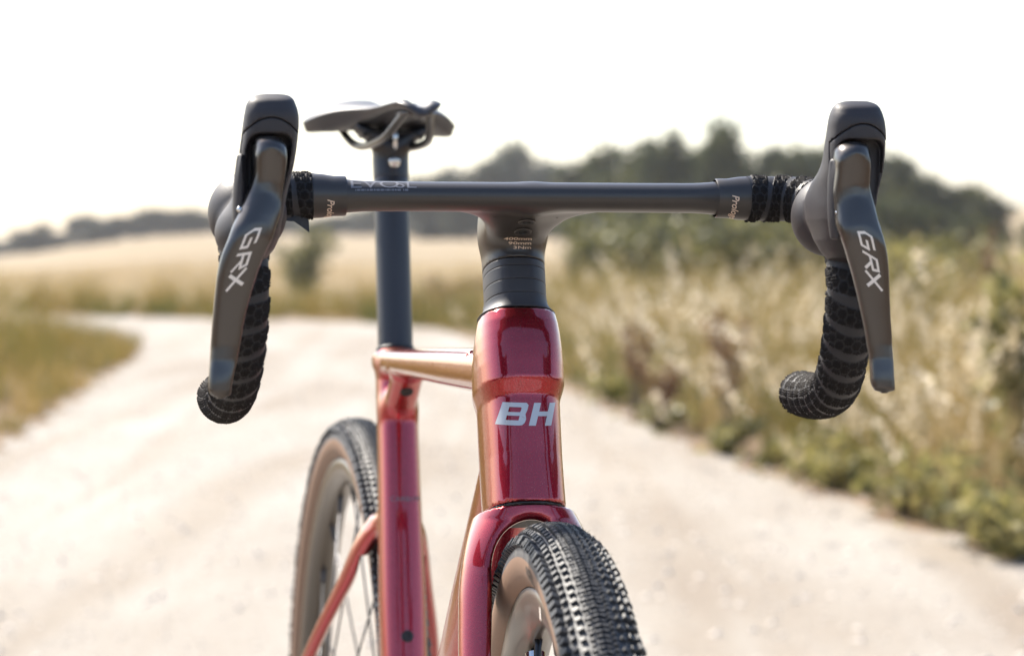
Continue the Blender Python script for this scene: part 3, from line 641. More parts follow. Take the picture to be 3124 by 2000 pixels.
    zs = np.unique(zs)[::-1]; prof = []
    # section in (u across -1..1, v depth 0 front .. 1 back)
    sec = [(-1, .50), (-.985, .34), (-.93, .20), (-.82, .11), (-.55, .045), (-.25, .01), (0, 0), (.25, .01), (.55, .045), (.82, .11), (.93, .20), (.985, .34), (1, .50), (.98, .80), (.88, .97), (.6, 1.02), (0, 1.05), (-.6, 1.02), (-.88, .97), (-.98, .80)]
    if s < 0: sec[:4] = [(-1, .62), (-.965, .40), (-.86, .22), (-.70, .10)]
    dep = pin([.779, .785, .80, .84, .88, .905, .925, .9352], [.004, .008, .010, .0115, .014, .017, .018, .010])
    # facet structure: upper nose facet, recessed window, crest, lower flat plate
    back = pin([.7795, .782, .787, .80, .930, .933, .9352], [.003, .0015, .0003, 0, 0, .0008, .003])
    yprof = lambda z: np.interp(z, [.776, .779, .784, .794, .802, .812, .84, .86, .877, .884, .892, .902, .909, .925, .9285, .932, .936, .95], [-.1455, -.1485, -.1494, -.1478, -.1462, -.1460, -.1500, -.1535, -.1565, -.1560, -.1535, -.1498, -.1495, -.1530, -.1535, -.1515, -.1480, -.143])
    X = []
    for z in zs:
        a, b, y, dd = fl(z), fr_(z), fy(z), dep(z); c_, h_ = (a+b)/2, (b-a)/2; row = []
        for u, v in sec:
            row.append((c_+u*h_, yprof(z+.0065*u*u*np.clip((z-.80)/.02, 0, 1))+back(z)+v*dd, z))
        X.append(row)
    X = np.array(X); m = len(sec); n = len(zs); i = np.arange(n-1)[:, None]*m; j = np.arange(m)[None]; k = (j+1) % m
    Q = np.stack([i+j, i+m+j, i+m+k, i+k], -1).reshape(-1, 4); X = X.reshape(-1, 3)
    X = np.vstack([X, X[:m].mean(0), X[-m:].mean(0)]); c = n*m
    Tt = [(c, q, (q+1) % m) for q in range(m)]+[(c+1, (n-1)*m+(q+1) % m, (n-1)*m+q) for q in range(m)]
    lev = link('brake_lever', npmesh('brake_lever', X, Q, Tt), M['lever'], brk)
    def front(x, z):
        a, b, y = fl(z), fr_(z), fy(z); u = np.clip(np.abs((x-(a+b)/2)/((b-a)/2)), 0, 1)
        v = np.interp(u, [0, .25, .55, .82, .93, 1], [0, .01, .045, .11, .2, .5])
        return yprof(z+.0065*u*u*np.clip((z-.80)/.02, 0, 1))+v*dep(z)
    # GRX lettering running down the blade: hand-drawn squarish strokes
    def stroke(pts, wd):
        out = []
        for (x0, y0), (x1, y1) in zip(pts[:-1], pts[1:]):
            d_ = np.array([x1-x0, y1-y0]); L = np.hypot(*d_); d_ /= L; nn = np.array([-d_[1], d_[0]])*wd/2; e = d_*wd*.32
            nseg = max(2, int(L/.15)); tt_ = np.linspace(0, 1, nseg+1); pa = np.array([x0, y0])-e; pb = np.array([x1, y1])+e
            for t0, t1 in zip(tt_[:-1], tt_[1:]):
                q0, q1 = pa+(pb-pa)*t0, pa+(pb-pa)*t1; out.append([q0-nn, q0+nn, q1+nn, q1-nn])
        return out
    quads = []
    for pts in [[(.95, .95), (.12, .95), (.0, .55), (.18, .06), (.98, .06), (1.08, .52), (.55, .52)]]: quads += stroke(pts, .17)
    for pts in [[(1.42, .06), (1.62, .95), (2.35, .95), (2.42, .55), (1.62, .50)], [(1.95, .50), (2.45, .04)]]: quads += stroke(pts, .17)
    for pts in [[(2.62, .98), (3.62, .02)], [(2.72, .02), (3.58, .98)]]: quads += stroke(pts, .19)
    V, T = [], []
    w0 = .0094; hh = .0108
    for q in quads:
        o = len(V)
        for (u, v) in q:
            # letters read from the top of the blade downwards; their own up direction points to the bike's right
            z = .8795-u*w0; cc = .5*(fl(z)+fr_(z)); slope = 0
            x = cc+(v-.5)*hh*(.86 if s > 0 else .86)
            V.append((x, z+(v-.5)*(-.0035 if s > 0 else .0035)))
        T += [(o, o+1, o+2), (o, o+2, o+3)]
    V = np.array(V); Y = front(V[:, 0], V[:, 1]); decal('lever_lettering', np.stack([V[:, 0], Y-.00035, V[:, 1]], 1), np.array(T), M['print'], lev)
    return brk
shL, shR = shifter(-1), shifter(1)

# ---- fork
fz = [.34, .36, .42, .50, .58, .62, .645, .663, .680, .692, .700, .706]
fo = [.062, .061, .0575, .0535, .0510, .0495, .0475, .0440, .0385, .0330, .0290, .0276]
fa_out = pin(fz, fo)
fcy = lambda z: np.where(z > .655, .0245-(.70-z)*.36, .0245-.045*.36-(.655-z)*.452)
fdep = pin([.34, .36, .45, .55, .62, .66, .69, .706], [.012, .013, .017, .022, .027, .031, .035, .0372])
arch_in = pin([.30, .36, .50, .60, .655, .70], [.052, .050, .0345, .0305, .0275, .0275])
arch_e = lambda P: ellip((0, 0, .655), (.0275, 1e3, .034))(np.stack([P[:, 0], 0*P[:, 0], P[:, 2]], 1))
crown = Prim((0, 0, 0), Ez, Ex, .336, .712, fa_out, fdep, 0, lambda z: fcy(z)+.0075*np.clip((z-.66)/.03, 0, 1), 2.5, .002)
def f_fork(P):
    inner = np.where(P[:, 2] > .655, -arch_e(P), arch_in(P[:, 2])-np.abs(P[:, 0]))
    d = smax(crown(P), inner, .0075); ts = (P-AP)@AX
    return smax(d, ts+.2258, .0012)
fork = link('fork', sdf_mesh('fork', f_fork, (-.07, -.175, .33), (.07, .075, .715), .0020), M['paint'], bike, MFORK)
gapr = Prim(AP, AX, Ex, -.2262, -.2240, .0268, .0365, 0, Vsgn*.0077, 2.35, .0003)
link('headset_seal', sdf_mesh('headset_seal', gapr, (-.035, -.01, .67), (.035, .09, .72), .0014), M['dark'], fork)

# ---- wheels
def knob_mesh(w_, l_, h_, ang=0.):
    b = .72; v = [(-w_/2, -l_/2, -.001), (w_/2, -l_/2, -.001), (w_/2, l_/2, -.001), (-w_/2, l_/2, -.001), (-w_/2*b, -l_/2*b, h_), (w_/2*b, -l_/2*b, h_), (w_/2*b, l_/2*b, h_), (-w_/2*b, l_/2*b, h_)]
    c, s = cos(ang), sin(ang); v = [(x*c-y*s, x*s+y*c, z) for x, y, z in v]
    return np.array(v), np.array([(4, 5, 6, 7), (0, 1, 5, 4), (1, 2, 6, 5), (2, 3, 7, 6), (3, 0, 4, 7)])
RT, RC = .0218, .3285       # casing half width, circle of its centre
KN = []
for off in (0., .5):
    for sgn in (-1, 1): KN += [(sgn*.085, off+.06, (.0042, .0021, .0018), sgn*.45)]
for sgn in (-1, 1):
    KN += [(sgn*.275, .25, (.0036, .0031, .0022), sgn*.3), (sgn*.275, .75, (.0027, .0025, .0020), 0), (sgn*.50, .0, (.0046, .0044, .0027), sgn*.2), (sgn*.74, .5, (.0045, .0041, .0029), 0), (sgn*1.02, .05, (.0074, .0052, .0042), sgn*-.12), (sgn*1.10, .55, (.0048, .0036, .0034), 0)]
PITCH = 232
kmesh = {}
def wheel(name, cy, mb, parent, hang, nind, vis_range, spokes=24):
    C0 = np.array([0 if cy < 0 else .004, cy, .35])
    hubV = [lathe([(.0, -.05), (.009, -.05), (.009, -.036), (.026, -.035), (.026, -.031), (.012, -.026), (.011, .026), (.026, .031), (.026, .035), (.009, .036), (.009, .05), (.0, .05)], 32, False)]
    V, Q, _ = hubV[0]; wh = link(name, npmesh(name, V+C0, Q), M['spoke'], parent, mb)
    # tyre: gum lower sidewall, black upper casing
    ang = np.linspace(radians(-138), radians(138), 57); prof = [(RC+RT*cos(a)*1.0, RT*sin(a)) for a in ang]
    V, Q, jj = lathe(prof, 240, False); am = (ang[:-1]+ang[1:])/2
    mi = np.where(np.abs(am[jj]) > radians(82), 1, 0)
    ty = link('tyre', npmesh('tyre', V+C0, Q, matidx=mi), [M['casing'], M['gum']], wh)
    rp = [(.3115, -.0150), (.3125, -.0128), (.3085, -.0125), (.3070, 0), (.3085, .0125), (.3125, .0128), (.3115, .0150), (.304, .0155), (.294, .0150), (.284, .0120), (.2765, .0070), (.2742, .0030), (.2738, 0), (.2742, -.0030), (.2765, -.0070), (.284, -.0120), (.294, -.0150), (.304, -.0155)]
    rp = [(q if q > .3085 else .3085-(.3085-q)*.62, x_) for q, x_ in rp]
    V, Q, _ = lathe(rp, 200, True); link('rim', npmesh('rim', V+C0, Q), M['rim'], wh)
    # spokes
    for i in range(spokes):
        a = 2*pi*(i+.5)/spokes; s = 1 if i % 2 else -1; da = (1 if (i//2) % 2 else -1)*radians(50)
        p1 = C0+np.array([0, -sin(a)*.2885, cos(a)*.2885]); p0 = C0+np.array([.033*s, -sin(a+da)*.024, cos(a+da)*.024]); d_ = (p1-p0)/np.linalg.norm(p1-p0)
        key = 'sp'
        V, Q, T = merge([tube([p0, p1-d_*.018], .0010, 8, up=(1, 0, 0)), tube([p1-d_*.022, p1-d_*.018, p1-d_*.006, p1+d_*.001], [.0012, .0024, .0024, .0030], 10, up=(1, 0, 0))]); link('spoke', npmesh('spoke', V, Q, T), M['spoke'], wh)
    return wh, ty, C0
def valve(wh, C0, a):
    r = np.array([0, -sin(a), cos(a)]); f = lambda d: C0+r*d
    V, Q, T = merge([tube([f(.288), f(.252)], .0030, 14, up=(1, 0, 0)), tube([f(.252), f(.250), f(.246)], [.0024, .0034, .0030], 12, up=(1, 0, 0))]+[tube([f(.278-.0016*i), f(.2772-.0016*i)], .0034, 12, up=(1, 0, 0)) for i in range(14)])
    v = link('valve', npmesh('valve', V, Q, T), M['chrome'], wh)
    V, Q, T = tube([f(.2845), f(.2805)], .0066, 24, up=(1, 0, 0)); link('valve_nut', npmesh('valve_nut', V, Q, T, smooth=False), M['chrome'], wh)
fw, fty, FC = wheel('front_wheel', -.149, MFORK, bike, 0, 0, None)
rw, rty, RC0 = wheel('rear_wheel', .812, None, bike, 0, 0, None)
valve(fw, FC, radians(-27))
# tread: every knob; the nearest visible ones are objects, the rest one mesh per wheel
def knobs(wh, C0, nobj, amin, amax):
    allk = []
    for k in range(PITCH):
        for (ca, off, (w_, l_, h_), rot) in KN:
            a = 2*pi*(k+off)/PITCH; allk.append((a, ca, w_, l_, h_, rot))
    inr = [q for q in allk if amin < (q[0] if q[0] < pi else q[0]-2*pi) < amax]
    inr.sort(key=lambda q: abs((q[0] if q[0] < pi else q[0]-2*pi)-(amin+amax)/2)); obj = inr[:nobj]; ids = set(map(id, obj)); Vs, Qs = [], []; o = 0
    for q in allk:
        a, ca, w_, l_, h_, rot = q; js = random.uniform(.84, 1.14); a += random.gauss(0, .0008)
        er = np.array([0, -sin(a), cos(a)]); et = np.array([0, -cos(a), -sin(a)]); N = er*cos(ca)+Ex*sin(ca); X_ = Ex*cos(ca)-er*sin(ca)
        P = C0+er*(RC+RT*cos(ca))+Ex*RT*sin(ca)
        if id(q) in ids:
            key = (w_, l_, h_, rot)
            if key not in kmesh: v, f = knob_mesh(w_, l_, h_, rot); kmesh[key] = npmesh('tread_knob', v, f, smooth=False)
            ob = link('tread_knob', kmesh[key], M['rubber'], wh); ob.matrix_basis = Matrix(((X_[0]*js, et[0]*js, N[0]*js, P[0]), (X_[1]*js, et[1]*js, N[1]*js, P[1]), (X_[2]*js, et[2]*js, N[2]*js, P[2]), (0, 0, 0, 1)))
        else:
            v, f = knob_mesh(w_*js, l_*js, h_*js, rot); Vs.append(P+v[:, :1]*X_+v[:, 1:2]*et+v[:, 2:3]*N); Qs.append(f+o); o += 8
    r = link('tyre_tread', npmesh('tyre_tread', np.vstack(Vs), np.vstack(Qs), smooth=False), M['rubber'], wh); r['kind'] = 'stuff'
knobs(fw, FC, 240, radians(-12), radians(34)); knobs(rw, RC0, 60, radians(-5), radians(30))
# fine rubber hairs left by the mould
hv = []
for k in range(420):
    a = radians(random.uniform(-12, 40)); ca = random.choice([-1.1, -.8, -.5, .5, .8, 1.05, random.uniform(-1, 1)]); er = np.array([0, -sin(a), cos(a)]); N = er*cos(ca)+Ex*sin(ca); P = FC+er*(RC+(RT+.0012)*cos(ca))+Ex*(RT+.0012)*sin(ca)
    L = random.uniform(.0012, .0042); D = N+np.array([random.gauss(0, .25) for _ in range(3)]); hv.append(tube([P, P+D*L], [.00014, .00006], 4, up=(.3, .9, .1), caps=False))
V, Q, T = merge(hv); hh = link('rubber_hairs', npmesh('rubber_hairs', V, Q, T), M['rubber'], fw); hh['kind'] = 'stuff'
# tyre print and rim sticker on the visible left side
tv, tt = text_geo('PIRELLI', .0110, .15, .0004, 1.0, 'CENTER', .004)
def side_print(name, tv, tt, a0, ca0, mat, wh, C0, flip=1):
    a = a0-tv[:, 0]/.33*flip; ca = ca0-tv[:, 1]/RT; V = []
    for q, c_ in zip(a, ca):
        er = np.array([0, -sin(q), cos(q)]); V.append(C0+er*(RC+(RT+.0003)*cos(c_))-Ex*(RT+.0003)*sin(c_))
    decal(name, np.array(V), tt[:, ::-1], mat, wh)
side_print('tyre_lettering', tv, tt, radians(3), radians(103), M['inkprint'], fw, FC, -1)
for dz in [(-.0040, .0040)]:
    V = []; 
    for q, r_ in [(radians(3.2), .3060), (radians(4.4), .3060), (radians(4.4), .2985), (radians(3.2), .2985)]: V.append(FC+np.array([-.01570 if r_ > .3 else -.0153, -sin(q)*r_, cos(q)*r_]))
    decal('rim_sticker', np.array(V)+[-.0003, 0, 0], np.array([(0, 1, 2), (0, 2, 3)]), M['print'], fw)
# crankset, simple but complete (below the picture)
V, Q, _ = lathe([(.088, .050), (.088, .053), (.030, .055), (.030, .048)], 60, True); bbc = np.array([0, .430, .275])
cr = link('crankset', npmesh('crankset', V+bbc, Q, smooth=False), M['spoke'], bike)
for s in (-1, 1):
    V, Q, T = tube([bbc+[.058*s, 0, 0], bbc+[.066*s, s*.12, -s*.12]], [.014, .010], 14, up=(1, 0, 0)); link('crank_arm', npmesh('crank_arm', V, Q, T), M['spoke'], cr)
    V, Q, T = tube([bbc+[.066*s, s*.12, -s*.12], bbc+[.12*s, s*.12, -s*.12]], [.012, .012], 14, up=(0, 0, 1)); link('pedal', npmesh('pedal', V, Q, T), M['dark'], cr)
V, Q, T = tube([(0, .430-.046, .275), (0, .430+.046, .275)], .001, 6); 

# ------------------------------------------------------------------ the land
Ht = pin([-1.5, -.6, -.205, -.12, -.035, .05, .136, .205, .6, 1.5], [-1, -.8, .0, 2.24, 2.0, 2.5, 3.3, 4.6, 6, 6])
def gz(x, y):
    x = np.asarray(x, float); y = np.asarray(y, float)
    t = np.clip((y-34)/216, 0, 1); th = x/np.maximum(y, 30.)
    return Ht(np.clip(th, -1.4, 1.4))*(t*t*(3-2*t)*.35+t*.65)*np.clip(y/34, 0, 1)
na = 360; rad = np.r_[0, np.geomspace(.8, 700, 150)]; aa = np.linspace(0, 2*pi, na, endpoint=False)
X = np.sin(aa)[None]*rad[1:, None]; Y = np.cos(aa)[None]*rad[1:, None]
V = np.stack([X, Y, gz(X, Y)], -1).reshape(-1, 3); nr = len(rad)-1; i = np.arange(nr-1)[:, None]*na; j = np.arange(na)[None]; k = (j+1) % na
Q = np.stack([i+j, i+na+j, i+na+k, i+k], -1).reshape(-1, 4)[:, ::-1]
c = len(V); V = np.vstack([V, [[0, 0, 0]]]); T = [(c, (q+1) % na, q) for q in range(na)]
g_ = link('ground', npmesh('ground', V, Q, T), M['soil']); tag(g_, 'dry brown soil under the verges and trees', kind='structure')
# stubble field on the rising ground (same lattice, a little above)
cen = V[Q].mean(1); m = (cen[:, 1] > 34) & (np.hypot(cen[:, 0], cen[:, 1]) < 420) & (cen[:, 0] < cen[:, 1]*.9) & (cen[:, 0] > -cen[:, 1]*.9)
Vf = V.copy(); Vf[:, 2] += .03; fl_ = link('field', npmesh('field', Vf, Q[m]), M['field']); tag(fl_, 'pale harvested field rising to the trees', kind='structure')
# the track
edge = [(-1.5, -60), (-1.5, -20), (-1.5, 0), (-1.72, 5), (-2.2, 10.8), (-2.6, 15.5), (-2.92, 19.4), (-3.3, 22.4), (-5, 25.5), (-8, 28.0), (-14, 30.2), (-24, 32),
        (-24, 35), (-14, 33.6), (-9, 32.5), (-5, 31), (-2, 28.8), (-.75, 26.3), (-.25, 22), (.02, 18.5), (.28, 15.4), (.81, 10.6), (1.06, 8.9), (1.25, 7.6), (1.42, 6.7), (1.6, 4), (1.7, 0), (1.7, -20), (1.7, -60)]
E2 = []
for (a, b) in zip(edge, edge[1:]+edge[:1]):
    L = math.dist(a, b); n = max(1, int(L/.18)) if (min(a[1], b[1]) > 2) else 1
    for q in range(n):
        t = q/n; x, y = a[0]+(b[0]-a[0])*t, a[1]+(b[1]-a[1])*t
        if n > 1: x += .05*sin(y*7.3+x*3)+.035*sin(y*17.1+1)+random.gauss(0, .012); y += random.gauss(0, .02)
        E2.append((x, y))
bm = bmesh.new(); fc = bm.faces.new([bm.verts.new((x, y, .004)) for x, y in E2]); bmesh.ops.triangulate(bm, faces=[fc])
me = bpy.data.meshes.new('gravel_track'); bm.normal_update(); bm.to_mesh(me); bm.free()
if me.polygons[0].normal.z < 0: me.flip_normals()
tr = link('gravel_track', me, M['track']); tag(tr, 'pale chalky gravel track bending left beyond the bicycle', kind='structure')
EG = np.array(edge)
def inside(P, poly):
    x, y = P[:, 0], P[:, 1]; c = np.zeros(len(P), bool); n = len(poly)
    for i in range(n):
        x1, y1 = poly[i]; x2, y2 = poly[i-1]
        c ^= ((y1 > y) != (y2 > y)) & (x < (x2-x1)*(y-y1)/(y2-y1+1e-12)+x1)
    return c
def edist(P):
    d = np.full(len(P), 1e9)
    for a, b in zip(EG, np.roll(EG, -1, 0)):
        ab = b-a; t = np.clip(((P-a)@ab)/(ab@ab), 0, 1); d = np.minimum(d, np.hypot(*(P-a-t[:, None]*ab).T))
    return np.where(inside(P, EG), -d, d)
# pebbles and small stones lying on the track
n = 9000; px_ = rng.uniform(-3.2, 1.9, n*2); py_ = 2+rng.uniform(0, 1, n*2)**1.6*20; PP = np.stack([px_, py_], 1); PP = PP[edist(PP) < .1][:n]
oc = np.array([(1, 0, 0), (-1, 0, 0), (0, 1, 0), (0, -1, 0), (0, 0, 1), (0, 0, -.4)], float); of = np.array([(0, 2, 4), (2, 1, 4), (1, 3, 4), (3, 0, 4), (2, 0, 5), (1, 2, 5), (3, 1, 5), (0, 3, 5)])
sc = (.004+.016*rng.random(len(PP))**4); Vs = oc[None]*sc[:, None, None]*rng.uniform(.6, 1.3, (len(PP), 6, 1)); Vs[..., 2] *= .6
Vs[..., 0] += PP[:, :1]; Vs[..., 1] += PP[:, 1:]; Vs[..., 2] += .005; F = (of[None]+np.arange(len(PP))[:, None, None]*6).reshape(-1, 3)
M['stone'] = simple('chalk_stone', (.55, .48, .41), .9, 0, 0, .3, .25, 40, 0)
st_ = link('pebbles', npmesh('pebbles', Vs.reshape(-1, 3), None, F, smooth=False), M['stone']); tag(st_, 'small pale stones scattered over the track', 'gravel', kind='stuff')

# ------------------------------------------------------------------ grasses and leaves
def blades(P, h, wd, lean, tone, segs=3, az=None):
    """P base points (n,3); bent tapering ribbons"""
    n = len(P); az = rng.uniform(0, 2*pi, n) if az is None else az; D = np.stack([np.cos(az), np.sin(az), 0*az], 1); fa = rng.uniform(0, 2*pi, n); Wd = np.stack([np.cos(fa), np.sin(fa), 0*fa], 1)
    V = []; 
    for s in range(segs+1):
        t = s/segs; c = P+D*(lean*h*t**2)[:, None]+np.array([0, 0, 1])*(h*t*(1-.25*lean*t))[:, None]; w_ = wd*(1-t*.85)
        V += [c-Wd*w_[:, None]/2, c+Wd*w_[:, None]/2]
    V = np.stack(V, 1); base = np.arange(n)[:, None]*(2*(segs+1)); Q = np.concatenate([base+np.array([2*s, 2*s+1, 2*s+3, 2*s+2]) for s in range(segs)], 0)
    tips = V[:, -2:].mean(1)
    return V.reshape(-1, 3), Q, np.tile(tone, segs), tips, D
def cards(P, size, tone, flat=0., asp=1.6):
    n = len(P); A_ = rng.normal(size=(n, 3)); A_[:, 2] *= (1-flat); A_ /= np.linalg.norm(A_, axis=1)[:, None]; B_ = rng.normal(size=(n, 3)); B_[:, 2] *= (1-flat*.7); B_ -= A_*(A_*B_).sum(1)[:, None]; B_ /= np.linalg.norm(B_, axis=1)[:, None]
    a = A_*size[:, None]*asp/2; b = B_*size[:, None]/2
    V = np.stack([P-a, P+b*.9-a*.1, P+a, P-b*.9-a*.1], 1).reshape(-1, 3); return V, np.arange(n*4).reshape(n, 4), tone
def seedheads(tips, D, ln, wd, tone, k=7):
    n = len(tips); Ps = []; 
    for q in range(k):
        t = q/k; Ps.append(tips-(np.array([0, 0, .85])+D*.75)*(ln*t)[:, None]+rng.normal(size=(n, 3))*(wd*(.35+.65*t))[:, None])
    Ps = np.concatenate(Ps); return cards(Ps, np.tile(wd*1.1, k), np.tile(tone, k), -.5, 2.0)
def patchy(P, f, seed=0):
    r = np.random.default_rng(seed); v = np.zeros(len(P))
    for q in range(5):
        a = r.uniform(0, 2*pi); k = f*(1+q*.7); v += np.sin((P[:, 0]*cos(a)+P[:, 1]*sin(a))*k+r.uniform(0, 6))/(1+.4*q)
    return v/2.2
def scatter(n, box, cond):
    P = np.stack([rng.uniform(box[0], box[1], n), rng.uniform(box[2], box[3], n)], 1); return P[cond(P)]
def tuft(C, sig=.055, hv=.22, tv=.2):
    # group scattered roots into tussocks: shared height, colour and an outward lean
    nt_ = max(1, len(C)//26); ctr = C[:nt_]; k = rng.integers(0, nt_, len(C)); off = rng.normal(0, sig, (len(C), 2)); P = ctr[k]+off
    return P, np.arctan2(off[:, 1], off[:, 0])+rng.normal(0, .5, len(C)), (1+rng.normal(0, hv, nt_))[k], rng.normal(0, tv, nt_)[k]
def grow(name, P, hf, wd, tonef, mat, label, seeds=.3, lean=(.1, .6), tus=True, tv=.20, hv=.2):
    az = None; hk = 1; tk = 0
    if tus: P, az, hk, tk = tuft(P, tv=tv, hv=hv); ok = edist(P) > .02; P, az, hk, tk = P[ok], az[ok], hk[ok], tk[ok]
    z = gz(P[:, 0], P[:, 1]); P3 = np.c_[P, z]; h = hf(P)*rng.uniform(.5, 1.12, len(P))*np.clip(hk, .45, 1.6); tone = np.clip(tonef(P)+tk+rng.normal(0, .12, len(P)), 0, 1)
    V, Q, t, tips, D = blades(P3, h, wd*rng.uniform(.6, 1.5, len(P)), rng.uniform(*lean, len(P)), tone, az=az)
    o = link(name, npmesh(name, V, Q, smooth=False, tone=t), mat); tag(o, label, 'grass', kind='stuff')
    m = rng.random(len(P)) < seeds
    return tips[m], D[m], h[m]
allt = []
# right-hand verge
R1 = scatter(230000, (-1.2, 7.5, 3.0, 31), lambda P: (lambda d: (d > .10) & (d < 4.6) & (P[:, 0] > -.9+.0*P[:, 1]) & (P[:, 0] > np.interp(P[:, 1], [0, 15, 26, 31], [1, .1, -.8, -.8])) & (P[:, 0] < .24*P[:, 1]+1.2) & (rng.random(len(P)) < np.clip(d*1.2+.1, 0, 1)))(edist(P)))
hR = lambda P: np.clip(.19+edist(P)*.40, .17, .68)*(1+.22*patchy(P, 1.9, 3))*np.interp(P[:, 1], [3, 8, 14, 28], [1.12, 1.08, .95, .80])
tp, D_, h_ = grow('verge_grass', R1, hR, .0050, lambda P: .50+.30*patchy(P, 2.6, 5)+.10*np.clip(edist(P)-.5, -1, 1), M['verge'], 'tall dry straw and green grass along the right side of the track', .05, lean=(.1, 1.0), tv=.26, hv=.3)
V, Q, t = seedheads(tp, D_, .10+.06*rng.random(len(tp)), .010+.007*rng.random(len(tp)), rng.random(len(tp)), 6)
tag(link('grass_seed_heads', npmesh('grass_seed_heads', V, Q, smooth=False, tone=t), M['seed']), 'pale feathery seed heads above the right verge grass', 'grass', kind='stuff')
# low leaves and ground cover at the foot of the right verge
R2 = scatter(20000, (-1.2, 6.5, 3.5, 30), lambda P: (lambda d: (d > -.08) & (d < 2.6) & (P[:, 0] > np.interp(P[:, 1], [0, 15, 26, 31], [1, .1, -.8, -.8])) & (P[:, 0] < .24*P[:, 1]+1.) & (rng.random(len(P)) < np.clip(.35+.6*patchy(P, 3.1, 9), .05, 1)))(edist(P)))
d = edist(R2); P3 = np.c_[R2, rng.random(len(R2))*np.clip(.06+d*.30, .03, .34)]
V, Q, t = cards(P3, rng.uniform(.012, .040, len(P3)), np.clip(.35+.35*patchy(R2, 5, 2)+rng.normal(0, .2, len(R2)), 0, 1), .2)
tag(link('verge_leaves', npmesh('verge_leaves', V, Q, smooth=False, tone=t), M['leaf']), 'low green weeds at the foot of the right verge', 'ground cover', kind='stuff')
# left patch in the bend
L1 = scatter(90000, (-9, -1.5, 5, 30), lambda P: (lambda d: (d > .04) & (P[:, 0] > -.23*P[:, 1]-1.5) & (P[:, 1] < 26+.0*P[:, 0]) & (P[:, 0] < -1.5))(edist(P)))
hL = lambda P: np.clip(.14+edist(P)*.30, .14, .52)*(1+.2*patchy(P, 1.6, 8))
tp, D_, h_ = grow('verge_grass', L1, hL, .0060, lambda P: .58+.28*patchy(P, 1.7, 12), M['verge'], 'low olive and straw grass filling the bend on the left', .04)
L2 = scatter(1500, (-5.6, -2.6, 11.5, 22), lambda P: (edist(P) > 1.0) & (P[:, 0] < -.165*P[:, 1]+.35))
tp, D_, h_ = grow('plume_grass', L2, lambda P: .68+0*P[:, 0], .005, lambda P: .85+0*P[:, 0], M['straw'], 'pale plumed grass standing at the left picture edge', .6)
V, Q, t = seedheads(tp, D_, .16+.05*rng.random(len(tp)), .014+.006*rng.random(len(tp)), rng.random(len(tp)), 7)
tag(link('grass_seed_heads', npmesh('grass_seed_heads', V, Q, smooth=False, tone=t), M['seed']), 'pale plumes over the grass in the left bend', 'grass', kind='stuff')
# far verge across the bend, olive foot and rusty straw top
F1 = scatter(60000, (-16, 3, 26, 40), lambda P: (lambda d: (d > .1) & (d < 3.5) & (P[:, 1] > np.interp(P[:, 0], [-16, -5, -.7, 3], [33.5, 31, 26.2, 24])) )(edist(P)))
grow('verge_grass', F1, lambda P: np.clip(.22+edist(P)*.16, .2, .55)*(1+.25*patchy(P, 1.2, 4)), .010, lambda P: .42+.22*np.clip(edist(P)-.6, -1, 1.2)+.18*patchy(P, .9, 6), M['verge'], 'olive and rusty grass along the far edge of the track', 0)
# sparse straw over the field's near part
F2 = scatter(45000, (-22, 14, 34, 75), lambda P: np.abs(P[:, 0]) < .26*P[:, 1])
grow('field_stubble', F2, lambda P: .22+0*P[:, 0], .012, lambda P: .75+.2*patchy(P, .5, 6), M['straw'], 'straw stubble standing in the pale field', 0, tus=False)

# ------------------------------------------------------------------ plants one can tell apart
def vx(v, d): return (v-1202)*1.299/7600*d
def leafy(name, v, yb, h, wdt, tone, label, nleaf=420, size=.035, cat='plant', mat='leaf', d=None, group=None):
    d = d or 5090/(yb-580); x = vx(v, d); z0 = float(gz(x, d)); r = empty(name); r.location = (x, d, z0); tag(r, label, cat, group)
    if name == 'leafy_weed': h *= .60; nleaf = int(nleaf*.5); wdt *= 1.3; tone = .35+tone*.5
    stems = []; P = []
    for q in range(9):
        a = random.uniform(0, 2*pi); L = h*random.uniform(.6, 1.); e = np.array([cos(a)*wdt*.5*random.uniform(.2, 1), sin(a)*wdt*.5*random.uniform(.2, 1), L])
        pts = [np.zeros(3), e*[.35, .35, .55], e]; stems.append(tube(pts, [.005, .003, .0015], 5, up=(.1, 1, 0), caps=False))
        for _ in range(nleaf//9):
            t = random.uniform(.15, 1.05); c_ = np.array([e[0]*t, e[1]*t, e[2]*(t*1.15-.15*t*t)]); P.append(c_+np.array([random.gauss(0, wdt*.10), random.gauss(0, wdt*.10), random.gauss(0, h*.06)]))
    V, Q, T = merge(stems); link('stem', npmesh('stem', V, Q, T), M['bark'], r)
    P = np.array(P); P[:, 2] = np.maximum(P[:, 2], .01)
    V, Q, t = cards(P, rng.uniform(.6, 1.4, len(P))*size, np.clip(tone+rng.normal(0, .24, len(P)), 0, 1), .3, 1.4); link('leaves', npmesh('leaves', V, Q, smooth=False, tone=t), M[mat], r)
    return r
